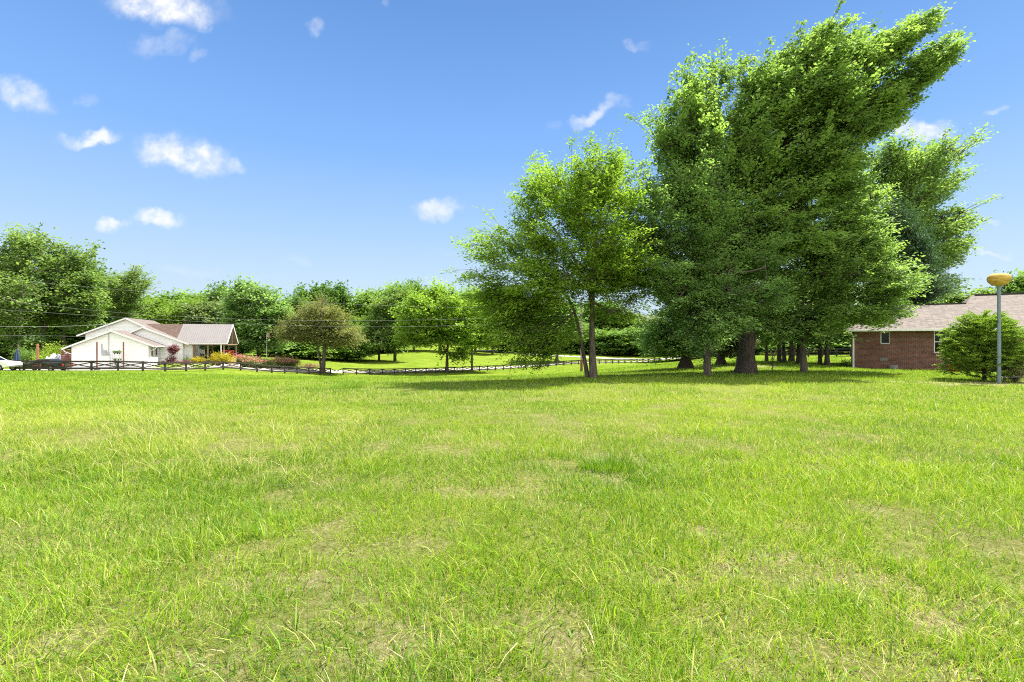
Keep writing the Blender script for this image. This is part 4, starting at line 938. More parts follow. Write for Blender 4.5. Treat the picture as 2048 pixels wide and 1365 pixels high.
# ------------------------------------------------------------------ shrubs
def shrub(name, label, px, Y, rx, h, mat, seed, n=260, nleaf=24, leaf=.06, spread=.12, slender=.5, z0=.12, group=None, cat='shrub', ry=None, shape=.35, stem=BARK_DARK, flat=.5, hang=0, dy=0, top=None, up=.45, loc=None):
    rng = np.random.default_rng(seed); x, y, z = loc if loc else G(px, Y); ry = ry or rx
    e = empty(name, (x, y, z), label, cat, group)
    u = rnd_unit(rng, n)*(rng.random((n, 1))**shape); C = u*[rx, ry, h/2-z0/2]; C[:, 2] += h/2+z0/2
    C += rng.normal(size=C.shape)*[rx*.05, ry*.05, h*.035]
    A = C-np.array([0, 0, h*.25]); A /= np.linalg.norm(A, axis=1, keepdims=True)
    m = MB()
    for k in range(9):
        c = C[rng.integers(n)]*.8; m.tube([(c[0]*.12, c[1]*.12, -.1), (c[0]*.5, c[1]*.5, max(.08, c[2]*.5)), tuple(c)], [.02*h, .013*h, .004*h], 5)
    m.build('stem', stem, e)
    cr = leaves_mesh('foliage', C, A, rng, nleaf, leaf, spread, flat, mat, e, slender, up, hang, .35)
    if top:
        tm, frac = top; n2 = int(n*frac); u = rnd_unit(rng, n2); u[:, 2] = np.abs(u[:, 2])*.8+.15; u /= np.linalg.norm(u, axis=1, keepdims=True)
        C2 = u*[rx*1.02, ry*1.02, h/2]; C2[:, 2] += h/2+z0/2; leaves_mesh('blossom', C2, u, rng, nleaf//2, leaf*.8, spread*.8, .8, tm, e, .8, .5, 0, .3)
    return e
# golden cypress: fans of small scale sprays
def cypress():
    rng = np.random.default_rng(77); x, y, z = G(1968, 20.4); e = empty('cypress_shrub', (x, y, z), 'big feathery yellow green cypress shrub beside the globe lamp', 'shrub')
    n = 1500; u = rnd_unit(rng, n)*(rng.random((n, 1))**.33)
    C = np.empty((n, 3)); h = 2.85
    zz = (u[:, 2]+1)/2; prof = np.interp(zz, [0, .12, .35, .6, .8, .93, 1], [.8, 1.0, 1.1, 1.0, .76, .55, .25])
    rad = np.hypot(u[:, 0], u[:, 1])/np.sqrt(np.maximum(1e-3, 1-u[:, 2]**2)); ang = np.arctan2(u[:, 1], u[:, 0])
    lob = 1 + .12*np.sin(ang*3+zz*9) + .08*np.sin(ang*7-zz*14)
    C[:, 0] = np.cos(ang)*rad*prof*1.2*lob; C[:, 1] = np.sin(ang)*rad*prof*1.3*lob; C[:, 2] = .10+zz*(h-.15)
    A = np.stack([np.cos(ang), np.sin(ang), .25+zz*.7], 1)+rnd_unit(rng, n)*.4; A /= np.linalg.norm(A, axis=1, keepdims=True)
    # every cluster: a drooping fan of slivers laid along radiating twigs
    k = 60; ca = np.repeat(A, k, 0); cc = np.repeat(C, k, 0); N = n*k
    side = np.cross(ca, [0, 0, 1.0]); side /= np.linalg.norm(side, axis=1, keepdims=True)
    s = rng.uniform(-.14, .26, N); fan = rng.normal(size=N)*.55
    d = ca + side*fan[:, None]; d /= np.linalg.norm(d, axis=1, keepdims=True); d[:, 2] -= np.maximum(s, 0)*1.2
    p = cc + d*s[:, None]; p += rng.normal(size=p.shape)*.018
    nr = rnd_unit(rng, N)*.6; nr[:, 2] += .7; dd = d + rnd_unit(rng, N)*.45; dd /= np.linalg.norm(dd, axis=1, keepdims=True)
    w = np.cross(nr, dd); w /= np.linalg.norm(w, axis=1, keepdims=True); L_ = rng.uniform(.045, .10, N)[:, None]; Wd = .026
    v = np.stack([p-dd*L_*.5, p+w*Wd*.6, p+dd*L_*.5, p-w*Wd*.6], 1)
    t = .42+rng.normal(size=N)*.15+np.repeat(rng.normal(size=n)*.15, k) + np.clip(s*1.0, -.1, .25)
    np_mesh('foliage', v.reshape(-1, 3), [np.arange(N*4).reshape(N, 4)], LEAF_CYP, e, {'tint': np.repeat(np.clip(t, 0, 1), 4)})
    m = MB(); m.tube([(0, 0, -.1), (.03, 0, 1.0), (0, .03, 2.4)], [.08, .05, .012], 8)
    for q in range(70):
        c = C[rng.integers(n)]; m.tube([(0, 0, max(.1, c[2]*.55)), (c[0]*.5, c[1]*.5, c[2]*.8), tuple(c)], [.025, .014, .004], 5)
    m.build('stem', BARK_DARK, e)
cypress()
shrub('weed_clump', 'tangled half-dry weeds growing through the chain-link fence', 2030, 19.6, .75, .95, LEAF_DRY, 78, 150, 22, .07, .12, .35, .05, cat='weeds', ry=.5)
shrub('weed_clump', 'leafy green vine leaning on the chain-link fence beside the lamp post', 2030, 20.3, .55, 1.5, LEAF_BUSH, 79, 110, 18, .08, .12, .6, .7, cat='weeds', ry=.4)
shrub('box_shrub', 'small dark shrub at the left foot of the brick house', 1694, 33.2, .35, .42, LEAF_DARK, 80, 60, 20, .07, .1)
# chain-link fence
def chain_link():
    x0, y0, z0 = G(2008, 20.0); e = empty('chain_link_fence', (x0, y0, z0), 'rusty chain-link fence starting beside the globe lamp', 'fence')
    PIPE = plain('rusty_pipe', (.24, .19, .15), .7, .2, 5); WIRE = plain('old_wire', (.18, .15, .13), .6)
    d = Vector((.985, .17, 0)); hh = 1.42; Lx = 4.2
    m = MB()
    m.tube([(0, 0, hh), tuple(d*Lx + Vector((0, 0, hh+.02)))], .022, 8); m.build('top_rail', PIPE, e)
    for t in (.0, 2.1, 4.2): MB().tube([tuple(d*t+Vector((0, 0, -.2))), tuple(d*t+Vector((0, 0, hh+.05)))], .028, 8).build('post', PIPE, e)
    S = []; s = .07
    for k in range(-int(hh/s), int(Lx/s)):
        for sg in (1, -1):
            a = k*s; p = [(max(a, 0), max(0, -a)), (min(a+hh, Lx), min(hh, Lx-a))]
            (xa, za), (xb, zb) = p
            if sg < 0: za, zb = hh-za, hh-zb
            if xb <= xa: continue
            pa = d*xa+Vector((0, 0, za+.03)); pb = d*xb+Vector((0, 0, zb+.03)); S.append([*pa, *pb, .0028, .0028])
    v, q = tubes_np(S, 3); np_mesh('wire_mesh', v, [q], WIRE, e)
chain_link()

# ------------------------------------------------------------------ white house
def siding(name, col, pitch=.2):
    m, nt, b, out = mat_base(name); L = nt.links
    tc = NN(nt, 'ShaderNodeTexCoord'); sp = NN(nt, 'ShaderNodeSeparateXYZ'); L.new(tc.outputs['Object'], sp.inputs[0])
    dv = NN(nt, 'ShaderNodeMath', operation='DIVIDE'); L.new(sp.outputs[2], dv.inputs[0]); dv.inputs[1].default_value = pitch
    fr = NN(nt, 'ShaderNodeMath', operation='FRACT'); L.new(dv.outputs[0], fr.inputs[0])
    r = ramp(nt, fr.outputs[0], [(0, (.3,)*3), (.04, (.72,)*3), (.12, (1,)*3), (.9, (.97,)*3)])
    n = NN(nt, 'ShaderNodeTexNoise'); n.inputs['Scale'].default_value = 1.2; n.inputs['Detail'].default_value = 5; L.new(tc.outputs['Object'], n.inputs['Vector'])
    r2 = ramp(nt, n.outputs[0], [(.3, tuple(c*.94 for c in col)), (.7, col)])
    bp = NN(nt, 'ShaderNodeBump', invert=False); bp.inputs['Strength'].default_value = .12; bp.inputs['Distance'].default_value = .02; L.new(r.outputs[0], bp.inputs['Height'])
    sm = ramp(nt, fr.outputs[0], [(0, (.62, .62, .62)), (.10, (.62, .62, .62)), (.14, (1, 1, 1)), (1, (1, 1, 1))])  # groove shade painted into the siding colour, a dark line per board
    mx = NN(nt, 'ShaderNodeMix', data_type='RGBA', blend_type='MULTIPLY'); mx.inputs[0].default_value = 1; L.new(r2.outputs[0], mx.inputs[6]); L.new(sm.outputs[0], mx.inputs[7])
    L.new(mx.outputs[2], b.inputs['Base Color']); L.new(bp.outputs[0], b.inputs['Normal']); b.inputs['Roughness'].default_value = .6
    return m
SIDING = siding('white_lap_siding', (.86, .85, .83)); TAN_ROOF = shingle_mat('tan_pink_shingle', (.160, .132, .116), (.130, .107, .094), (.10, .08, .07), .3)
BROWN_ROOF = shingle_mat('dark_brown_shingle', (.11, .075, .06), (.08, .055, .045), (.05, .035, .03), .3); CEDARW = plain('stained_timber', (.22, .145, .09), .7, .2, 3)
METAL_ROOF = plain('grey_metal_roof', (.175, .160, .155), .55, .06, 1); GREYBOX = plain('grey_box', (.36, .38, .39), .5); GUT = plain('white_gutter', (.78, .77, .75), .4, .03)
def white_house():
    th = math.radians(18); base = P(297, 740, 70); cu, su = math.cos(th), math.sin(th)
    e = empty('white_house', base, 'white sided house with tan gable roofs and a metal-roofed porch', 'house', rz=th)
    def L2(px, py, v):                            # photo point -> local (u, z) at depth v behind the garage front
        k = (px-CX)/FPX; bx = base[0]-su*v; by = base[1]+cu*v
        u = (k*by-bx)/(cu-k*su); Y = by+su*u; return u, CAMZ-(py-CY)*Y/FPX-base[2]
    def gable(v0, v1, apex, leave, reave, wl, wr, zb, mat_roof, ov=.35, t=.16, back=None, holes=()):
        (ua, za) = L2(*apex, v0-ov); (ul, zl) = L2(*leave, v0-ov); (ur, zr) = L2(*reave, v0-ov)
        zt = lambda u: za-(za-zl)*(ua-u)/(ua-ul) if u < ua else za-(za-zr)*(u-ua)/(ur-ua)
        s = .02
        m = MB(); g = [(wl, zb), (wr, zb), (wr, zt(wr)-t-s), (ua, za-t-s), (wl, zt(wl)-t-s)]
        m.add([(u, v0, z) for u, z in g]+[(u, v1, z) for u, z in g], [(0, 1, 2, 3, 4), (9, 8, 7, 6, 5)]+[(i, 5+i, 5+(i+1) % 5, (i+1) % 5) for i in range(5)])
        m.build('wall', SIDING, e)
        r = MB(); r.slab([(ul, v0-ov, zl), (ua, v0-ov, za), (ua, v1+ov, za), (ul, v1+ov, zl)][::-1], t); r.slab([(ua+.002, v0-ov, za), (ur, v0-ov, zr), (ur, v1+ov, zr), (ua+.002, v1+ov, za)], t)
        rf = r.build('roof', mat_roof, e)
        f = MB()
        for A_, B_ in (((ul, zl), (ua, za)), ((ua, za), (ur, zr))):
            f.bar((A_[0], v0-ov-.03, A_[1]-t*.6), (B_[0], v0-ov-.03, B_[1]-t*.6), .05, t*1.25)
        f.build('fascia', GUT, rf)
        return ua, za, ul, zl, ur, zr, zt
    # garage wing in front
    A = gable(0, 4.2, (222, 661), (124, 697), (308, 692), L2(143, 720, 0)[0], 0, -.3, TAN_ROOF)
    # taller wing behind it
    B = gable(5.5, 16, (251, 636), (153, 671), (330, 672), L2(171, 690, 5.5)[0], L2(330, 700, 5.5)[0], -.3, TAN_ROOF)
    # right wing
    wr = L2(365, 700, 4.2)[0]
    C_ = gable(4.25, 15, (285, 654), (200, 690), (377, 688), L2(230, 700, 4.25)[0], wr, -.3, TAN_ROOF)
    # eave gutters and downspouts
    ul, zl, ur, zr = A[2], A[3], A[4], A[5]
    g = MB(); g.box(ur, ur+.1, -.3, 4.5, zr-.17, zr-.04); g.box(ul-.1, ul, -.3, 4.5, zl-.17, zl-.04); g.build('gutter', GUT, e)
    wl = L2(143, 720, 0)[0]
    d = MB(); d.bar((ul+.02, -.1, zl-.2), (ul+.25, -.1, zl-.5), .09, .09); d.bar((ul+.25, -.1, zl-.5), (wl, -.1, zl-.75), .09, .09); d.build('downspout', GUT, e)
    d = MB(); d.bar((ur+.02, .6, zr-.15), (ur-.15, .6, zr-.45), .09, .09); d.bar((ur-.15, .6, zr-.45), (.1, .6, zr-.7), .09, .09); d.box(.03, .12, .55, .65, 0, zr-.65); d.build('downspout', GUT, e)
    # side windows of the garage wing
    WB = plain('brown_curtain', (.22, .12, .07), .8); zt = L2(300, 696, 1)[1]
    for v0, v1 in ((.9, 1.55), (2.5, 3.2)):
        f = MB(); z0, z1 = zt-1.15, zt-.1
        f.box(.01, .05, v0-.08, v0, z0-.08, z1+.08); f.box(.01, .05, v1, v1+.08, z0-.08, z1+.08); f.box(.01, .05, v0, v1, z1, z1+.08); f.box(.01, .05, v0, v1, z0-.08, z0)
        w = f.build('window', GUT, e); MB().box(.012, .03, v0, v1, z0, z1).build('pane', WB if v0 < 1 else GLASS, w)
    # meter box, conduit and riser on the garage front
    x, z = L2(217, 647, -.1); xb, zb = L2(217, 712, -.1)
    m = MB(); m.tube([(x, -.06, zb), (x, -.06, A[1]-.25), (x, -.45, A[1]+.05), (x, -.45, z)], .035, 8); m.tube([(L2(203, 688, -.1)[0], -.05, L2(203, 688, 0)[1]), (L2(204, 705, 0)[0], -.05, L2(204, 708, 0)[1])], .06, 8); m.build('conduit', GREYBOX, e)
    m = MB(); a, b = L2(204, 711, 0), L2(213, 701, 0); m.box(a[0], b[0], -.18, -.002, a[1], b[1]); a, b = L2(214, 710, 0), L2(219, 705, 0); m.box(a[0], b[0], -.2, -.002, a[1], b[1]); m.tube([(xb+.15, -.05, .1), (xb+.15, -.05, a[1])], .03, 6); m.build('meter_box', GREYBOX, e, bevel=.01)
    # dark shingle roof and metal porch roof: ridge parallel to the front
    ev = 4.6; rv = 8.6
    ue0, ze0 = L2(376, 687, ev); ue1, ze1 = L2(454, 687, ev); ur1, zr1 = L2(456, 648.5, rv); ur0 = L2(353, 649, rv)[0]; uL = L2(291, 649, rv)[0]
    us = L2(348, 673, ev+.3)[0]; zr1 = L2(400, 649, rv)[1]
    right = ue1+.02
    r = MB(); r.slab([(uL, rv, zr1), (uL, ev, ze0), (us+.2, ev, ze0), (us+.2, rv, zr1)], .1); r.build('roof', BROWN_ROOF, e)
    r = MB(); r.slab([(us+.202, rv, zr1+.02), (us+.202, ev, ze0+.02), (right, ev, ze0+.02), (right, rv, zr1+.02)], .06)
    for k in range(int((right-us-.2)/.305)+1):
        u = us+.24+k*.305; r.bar((u, ev, ze0+.04), (u, rv, zr1+.04), .05, .05)
    bk = 2*rv-ev; r.slab([(us+.202, rv+.001, zr1+.02), (right, rv+.001, zr1+.02), (right, bk, ze0+.02), (us+.202, bk, ze0+.02)], .06)
    r.build('porch_roof', METAL_ROOF, e)
    g = MB(); g.box(wr-.2, right, ev-.1, ev, ze0-.16, ze0-.02); g.bar((right+.03, ev, ze0-.06), (right+.03, rv, zr1-.06), .05, .2); g.bar((right+.03, rv, zr1-.06), (right+.03, bk, ze0-.06), .05, .2); g.build('porch_fascia', GUT, e)
    # porch wall, floor, timber posts
    zf = L2(410, 721, 5.5)[1]; ug = L2(385.5, 700, 5.2)[0]
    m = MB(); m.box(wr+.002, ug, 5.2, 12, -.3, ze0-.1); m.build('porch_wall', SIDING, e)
    m = MB(); m.box(ug, right+.1, 4.9, bk-.1, zf-.9, zf); m.build('porch_floor', plain('brown_deck', (.17, .11, .08), .8, .2, 3), e)
    for k, px in enumerate((388, 416, 448)):
        v = 5.1; u = L2(px, 700, v)[0]; m = MB(); m.box(u-.11, u+.11, v-.11, v+.11, zf, ze0-.1); m.build('porch_post', CEDARW if px != 443 else GUT, e)
    m = MB(); u = L2(443, 700, 5.0)[0]; m.tube([(u, 4.75, zf-.5), (u, 4.75, ze0-.1)], .09, 8); m.bar((u, 4.75, zf+.5), (u+.8, 4.75, zf+1.1), .1, .1); m.build('porch_downspout', GUT, e)
    for u in (ug+1.0, ug+3.4, right-.3):
        m = MB(); m.box(u-.1, u+.1, bk-.4, bk-.2, zf, ze0-.1); m.build('porch_post', CEDARW, e)
    m = MB(); m.box(ug, right, 5.02, 5.2, ze0-.32, ze0-.14); m.box(right-.2, right-.02, 5.25, bk-.3, ze0-.32, ze0-.14)
    m.bar((right-.15, ev+.5, ze0-.2), (right-.15, rv, zr1-.2), .1, .15); m.bar((right-.15, rv, ze0-.2), (right-.15, rv, zr1-.25), .12, .12); m.build('porch_beam', CEDARW, e)
    # slatted screen left of the garage
    u0 = wl-1.25; m = MB()
    for k in range(7): m.box(u0, wl-.01, .4, .44, zl-.25-k*.26-.22, zl-.25-k*.26)
    m.build('slatted_screen', plain('red_brown_slats', (.16, .055, .035), .8), e)
    m = MB(); m.box(u0-.1, u0, .35, .5, -.3, zl-.15); m.build('screen_post', CEDARW, e)
    def Wd(u, v, z): return Vector((base[0]+cu*u-su*v, base[1]+su*u+cu*v, base[2]+z))
    return e, L2, Wd, zf, ug, right
WH, WL2, WW, PZF, PUG, PRIGHT = white_house()

def top_at(v): return (v.x, v.y, H(v.x, v.y))
def simple(mb, name, mat, loc, label, cat, rz=0, group=None, **kw):
    o = mb.build(name, mat, **kw); o.location = loc; o.rotation_euler = (0, 0, rz); return tag(o, label, cat, group)
# porch things
BLACKM = plain('black_powdercoat', (.02, .02, .022), .5)
def porch_things():
    p = WW(PUG+1.6, 7.2, PZF); e = empty('dining_table', p, 'long dark table standing on the timber porch', 'table', rz=math.radians(18))
    MB().box(-1.1, 1.1, -.45, .45, .72, .77).build('tabletop', plain('pale_top', (.42, .36, .30), .5), e)
    for sx in (-1, 1):
        for sy in (-.38, .38): MB().box(sx-.04, sx+.04, sy-.04, sy+.04, 0, .72).build('leg', BLACKM, e)
    for k, (u, v, lab) in enumerate([(1.0, 6.4, 'black porch chair at the left end of the table'), (1.9, 6.3, 'black porch chair at the middle of the table'), (3.7, 6.4, 'black porch chair right of the middle timber post'), (4.6, 6.5, 'black porch chair nearest the yellow shrubs')]):
        p = WW(PUG+u, v, PZF); e = empty('porch_chair', p, lab, 'chair', 'chairs on the porch', rz=math.radians(18))
        MB().box(-.27, .27, -.25, .25, .40, .46).build('seat', BLACKM, e); MB().box(-.27, .27, -.29, -.25, .46, .98).build('backrest', BLACKM, e)
        for sx in (-.24, .24):
            for sy in (-.22, .22): MB().box(sx-.02, sx+.02, sy-.02, sy+.02, 0, .40).build('leg', BLACKM, e)
    p = WW(PUG+3.9, 8.6, PZF); e = empty('porch_sofa', p, 'porch sofa covered by dark red cushions', 'sofa', rz=math.radians(18))
    RC = plain('dark_red_cloth', (.30, .02, .035), .8); MB().box(-.95, .95, -.4, .4, .12, .42).build('sofa_frame', BLACKM, e)
    MB().box(-.92, -.02, -.38, .3, .42, .6).build('cushion', RC, e, bevel=.04); MB().box(.02, .92, -.38, .3, .42, .6).build('cushion', RC, e, bevel=.04); MB().box(-.95, .95, .24, .42, .6, 1.45).build('backrest', RC, e, bevel=.05)
    rng = np.random.default_rng(9); p = WW(PUG+1.25, 5.3, PZF+2.0); e = empty('hanging_basket', p, 'dark hanging fern basket under the porch eave', 'plant basket')
    MB().lathe([(.08, -.18), (.2, -.1), (.24, .05)], (0, 0, 0), 12).build('pot', BLACKM, e); MB().tube([(0, 0, .05), (0, 0, .62)], .012, 5).build('hook', BLACKM, e)
    C = rnd_unit(rng, 60)*.28; leaves_mesh('foliage', C, rnd_unit(rng, 60), rng, 14, .12, .1, .8, LEAF_BLUE, e)
porch_things()

# brown string-light poles in tubs in front of the garage
POLE = plain('rust_brown_paint', (.15, .055, .035), .6); TUB = plain('dark_tub', (.05, .05, .05), .6)
for px, lab in ((194, 'rust brown pole in a weighted tub, left one before the garage wall'), (247, 'rust brown pole in a weighted tub, right one before the garage wall')):
    x, y, z = G(px, 65.8 if px < 200 else 67.6); e = empty('pole_stand', (x, y, z), lab, 'pole', 'poles before the garage')
    MB().box(-.06, .06, -.06, .06, .1, 3.75).build('pole', POLE, e); MB().lathe([(.28, 0), (.34, .05), (.36, .3), (.3, .3)], (0, 0, 0), 14).build('tub', TUB, e)
# plant rack
def plant_rack():
    x, y, z = G(234, 67.4); e = empty('plant_rack', (x, y, z), 'grey wire plant rack against the white garage wall', 'rack')
    zt = 2.15
    for sx in (-.5, .5):
        for sy in (-.2, .2): MB().box(sx-.02, sx+.02, sy-.02, sy+.02, 0, zt).build('leg', GREYBOX, e)
    for h in (.5, 1.1, 1.6, zt): MB().box(-.52, .52, -.22, .22, h-.03, h).build('shelf', GREYBOX, e)
    k = 0
    for h, sx, r, mt, lab in ((zt, -.32, .16, LEAF_BUSH, 'leafy potted plant on the rack top, left'), (zt, .05, .14, LEAF_BLUE, 'bluish potted plant on the middle of the rack top'), (zt, .36, .2, LEAF_DARK, 'darkest potted plant at the right of the rack top'),
                          (1.1, -.25, .15, LEAF_LIME, 'lime green potted plant on a middle shelf of the rack'), (1.1, .3, .15, LEAF_DARK, 'dark potted plant on a middle shelf of the rack'), (.5, .0, .2, LEAF_BUSH, 'potted plant on the lowest shelf of the rack')):
        q = empty('potted_plant', (x+sx, y, z+h), lab, 'potted plant', 'potted plants on the rack'); rng = np.random.default_rng(200+k); k += 1
        MB().lathe([(.08, 0), (.11, .18), (.10, .18)], (0, 0, 0), 10).build('pot', TUB, q)
        C = rnd_unit(rng, 24)*r; C[:, 2] = np.abs(C[:, 2])+.2; leaves_mesh('foliage', C, rnd_unit(rng, 24), rng, 10, .1, .07, .8, mt, q)
plant_rack()

# covered furniture and closed parasol left of the garage
def tarp(px, Y, w, h, seed, label, col):
    rng = np.random.default_rng(seed); n = 16; x, y, z = G(px, Y); g = np.linspace(-1, 1, n); V = []
    for j in range(n):
        for i in range(n):
            r = max(abs(g[i]), abs(g[j])); hz = h*(1 if r < .75 else max(0, 1-((r-.75)/.25)**.8)) ; hz *= (.82+.3*math.sin(g[i]*5+seed)*math.cos(g[j]*3)) if r < .8 else 1
            V.append((g[i]*w/2*(1+.05*rng.normal()), g[j]*w*.35, max(-.1, hz+rng.normal()*.04)))
    q = np.array([[j*n+i, j*n+i+1, (j+1)*n+i+1, (j+1)*n+i] for j in range(n-1) for i in range(n-1)])
    o = np_mesh('furniture_cover', np.array(V), [q], plain('grey_tarp_%d' % seed, col, .7, .1, 2)); o.location = (x, y, z); tag(o, label, 'cover', 'covered furniture by the garage')
tarp(112, 69.5, 2.3, 2.0, 3, 'light grey cover over furniture, farthest from the garage', (.42, .40, .44))
tarp(124, 69.0, 1.9, 1.9, 4, 'slate grey cover over furniture in the middle of the three', (.17, .17, .21))
tarp(138, 69.8, 1.5, 2.15, 5, 'pale lilac grey cover touching the garage corner', (.40, .38, .44))
def parasol():
    x, y, z = G(34, 69); e = empty('closed_parasol', (x, y, z), 'closed navy blue parasol behind the fence', 'parasol')
    MB().tube([(0, 0, 0), (0, 0, 2.75)], .03, 8).build('pole', GREYBOX, e)
    m = MB(); n = 18
    for i, (r, h) in enumerate([(.42, .6), (.40, 1.0), (.30, 1.7), (.16, 2.3), (.05, 2.72)]):
        for j in range(n):
            t = 2*math.pi*j/n; rr = r*(1 if j % 2 else .72); m.v.append((math.cos(t)*rr, math.sin(t)*rr, h))
    for i in range(4):
        for j in range(n): m.f.append((i*n+j, i*n+(j+1) % n, (i+1)*n+(j+1) % n, (i+1)*n+j))
    m.build('canopy', plain('navy_cloth', (.025, .045, .10), .8), e)
parasol()
x, y, z = G(75, 66.5); e = empty('timber_post', (x, y, z), 'orange brown timber post with pegs behind the fence', 'post')
MB().box(-.09, .09, -.09, .09, -.1, 3.45).build('post', plain('orange_timber', (.30, .13, .06), .7, .2, 3), e)
m = MB()
for k in range(8): m.box(-.25, .25, -.02, .02, .9+k*.33, .95+k*.33)
m.build('pegs', CEDARW, e)
shrub('garden_bush', 'yellow green bush at the foot of the orange brown post', 92, 72, 1.7, 1.9, LEAF_LIME, 90, 130, 20, .2, .3)
shrub('garden_bush', 'yellow green tall bush under the trees left of the garage', 108, 78, 1.6, 3.2, LEAF_LIME, 91, 130, 20, .24, .4)
shrub('garden_bush', 'mid green bush between the parasol and the orange brown post', 56, 76, 1.5, 2.6, LEAF_BUSH, 92, 120, 20, .24, .4)

# ------------------------------------------------------------------ vehicles
TYRE = plain('tyre_rubber', (.02, .02, .02), .8); RIM = plain('alloy_rim', (.45, .45, .44), .35, .05, metallic=.7)
def wheel(e, x, y, r=.38, w=.26):
    m = MB(); n = 20; P_ = [(r*.62, -w/2), (r*.93, -w/2), (r, -w*.35), (r, w*.35), (r*.93, w/2), (r*.62, w/2)]
    for rr, yy in P_:
        for j in range(n): t = 2*math.pi*j/n; m.v.append((math.cos(t)*rr, yy, math.sin(t)*rr))
    for i in range(6):
        for j in range(n): m.f.append((i*n+j, i*n+(j+1) % n, ((i+1) % 6)*n+(j+1) % n, ((i+1) % 6)*n+j))
    o = m.build('wheel', TYRE, e, smooth=False); o.location = (x, y, r)
    k = MB(); s = 1
    for yy in (-w*.36, w*.36):
        k.v.append((0, yy*.6, 0)); c = len(k.v)-1
        for j in range(10):
            t = 2*math.pi*j/10; k.v.append((math.cos(t)*r*.62, yy, math.sin(t)*r*.62))
        for j in range(10): k.f.append((c, c+1+j, c+1+(j+1) % 10))
    k.build('rim', RIM, o)
def side_body(prof, w, inset=None):
    """car body lofted from a side profile [(x, z, half width)] going round"""
    m = MB(); n = len(prof)
    for s in (-1, 1):
        for x, z, hw in prof: m.v.append((x, s*hw*w/2, z))
    m.f.append(tuple(range(n))); m.f.append(tuple(range(2*n-1, n-1, -1)))
    for i in range(n): m.f.append((i, n+i, n+(i+1) % n, (i+1) % n))
    return m
def pickup():
    x, y, z = G(24, 56.2); e = empty('pickup_truck', (x-2.8, y+.2, z), 'white pickup truck at the left border facing the fence end', 'pickup truck', rz=math.radians(4))
    WP = plain('white_car_paint', (.72, .70, .66), .3, .04, 1)
    b = side_body([(-2.8, .5, 1), (-2.8, 1.08, 1), (-.9, 1.10, 1), (-.9, 1.12, 1), (1.45, 1.12, 1), (2.5, 1.02, .97), (2.75, .92, .95), (2.78, .55, .95), (2.3, .42, .98), (-2.5, .42, 1)], 1.95)
    b.build('body', WP, e, bevel=.06)
    c = side_body([(-.95, 1.12, .95), (-.80, 1.68, .8), (.35, 1.72, .8), (1.25, 1.14, .93), (1.25, 1.121, .93), (-.95, 1.121, .95)], 1.9); c.build('cab', WP, e, bevel=.04)
    for s in (-1, 1):
        m = MB(); yy = s*.905
        for pts in ([(-.62, 1.18), (-.55, 1.58), (.02, 1.61), (.02, 1.18)], [(.12, 1.18), (.12, 1.61), (.34, 1.61), (.95, 1.18)]):
            v = [(px_, s*(.94-(pz_-1.12)*.24), pz_) for px_, pz_ in pts]; m.add(v, [(0, 1, 2, 3)])
        m.build('side_window', GLASS, e)
        q = MB().box(.95, 1.15, s*1.08-.1, s*1.08+.1, 1.12, 1.3); q.build('mirror', plain('black_mirror', (.03, .03, .03), .4), e, bevel=.02)
    m = MB(); m.add([(.45, -.62, 1.665), (.45, .62, 1.665), (1.21, .78, 1.175), (1.21, -.78, 1.175)], [(0, 1, 2, 3)]); m.build('windshield', GLASS, e)
    m = MB(); m.box(2.70, 2.86, -.85, .85, .45, .65); m.build('bumper', plain('chrome', (.5, .5, .5), .2, metallic=.9), e, bevel=.03)
    for s in (-1, 1): MB().box(2.68, 2.80, s*.72-.15, s*.72+.15, .75, .92).build('headlight', plain('lamp_lens', (.7, .7, .7), .1), e)
    for xx in (-1.75, 1.85):
        for s in (-1, 1): wheel(e, xx, s*.86, .39)
pickup()
def black_car():
    x, y, z = G(86, 61.5); e = empty('dark_sedan', (x, y, z), 'black sedan parked behind the rail fence', 'car', rz=math.radians(183))
    BP = plain('black_car_paint', (.012, .016, .014), .25, .1, 1, spec=.6)
    b = side_body([(-2.9, .45, .95), (-2.92, .95, .93), (-2.2, 1.02, .95), (1.2, .98, 1), (2.3, .86, .95), (2.75, .72, .9), (2.8, .42, .9), (2.2, .32, .96), (-2.4, .32, .98)], 1.9); b.build('body', BP, e, bevel=.07)
    c = side_body([(-2.1, 1.0, .9), (-1.4, 1.40, .74), (.1, 1.44, .74), (1.15, .985, .9), (1.1, .97, .9), (-2.0, .985, .9)], 1.85); c.build('cabin', BP, e, bevel=.04)
    for s in (-1, 1):
        m = MB()
        m.add([(xx, s*(.845-(zz-1)*.34), zz) for xx, zz in [(-1.7, 1.06), (-1.3, 1.34), (.02, 1.38), (.8, 1.06)]], [(0, 1, 2, 3)]); m.build('side_window', GLASS, e)
    m = MB(); m.add([(.18, -.6, 1.41), (.18, .6, 1.41), (1.12, .76, 1.01), (1.12, -.76, 1.01)], [(0, 1, 2, 3)]); m.build('windshield', glass_mat('painted_sky_glass', (.55, .6, .62), .15), e)  # pale base colour stands in for sky reflected in the windshield
    for s in (-1, 1): MB().box(-2.95, -2.85, s*.65-.2, s*.65+.2, .68, .85).build('tail_light', plain('red_lens', (.5, .02, .02), .3), e)
    m = MB(); m.box(-.7, .4, .955, .965, .55, .75); m.build('door_sticker', plain('red_white_sticker', (.25, .05, .04), .5), e)
    for xx in (-1.65, 1.7):
        for s in (-1, 1): wheel(e, xx, s*.84, .34)
black_car()
shrub('flower_pot', 'orange flowers in a tub at the garage corner behind the fence', 137, 62, .5, .9, leaf_mat('orange_petal', (.35, .12, .01), (.6, .25, .03), .2), 95, 20, 12, .08, .12, cat='potted flowers', group=None)

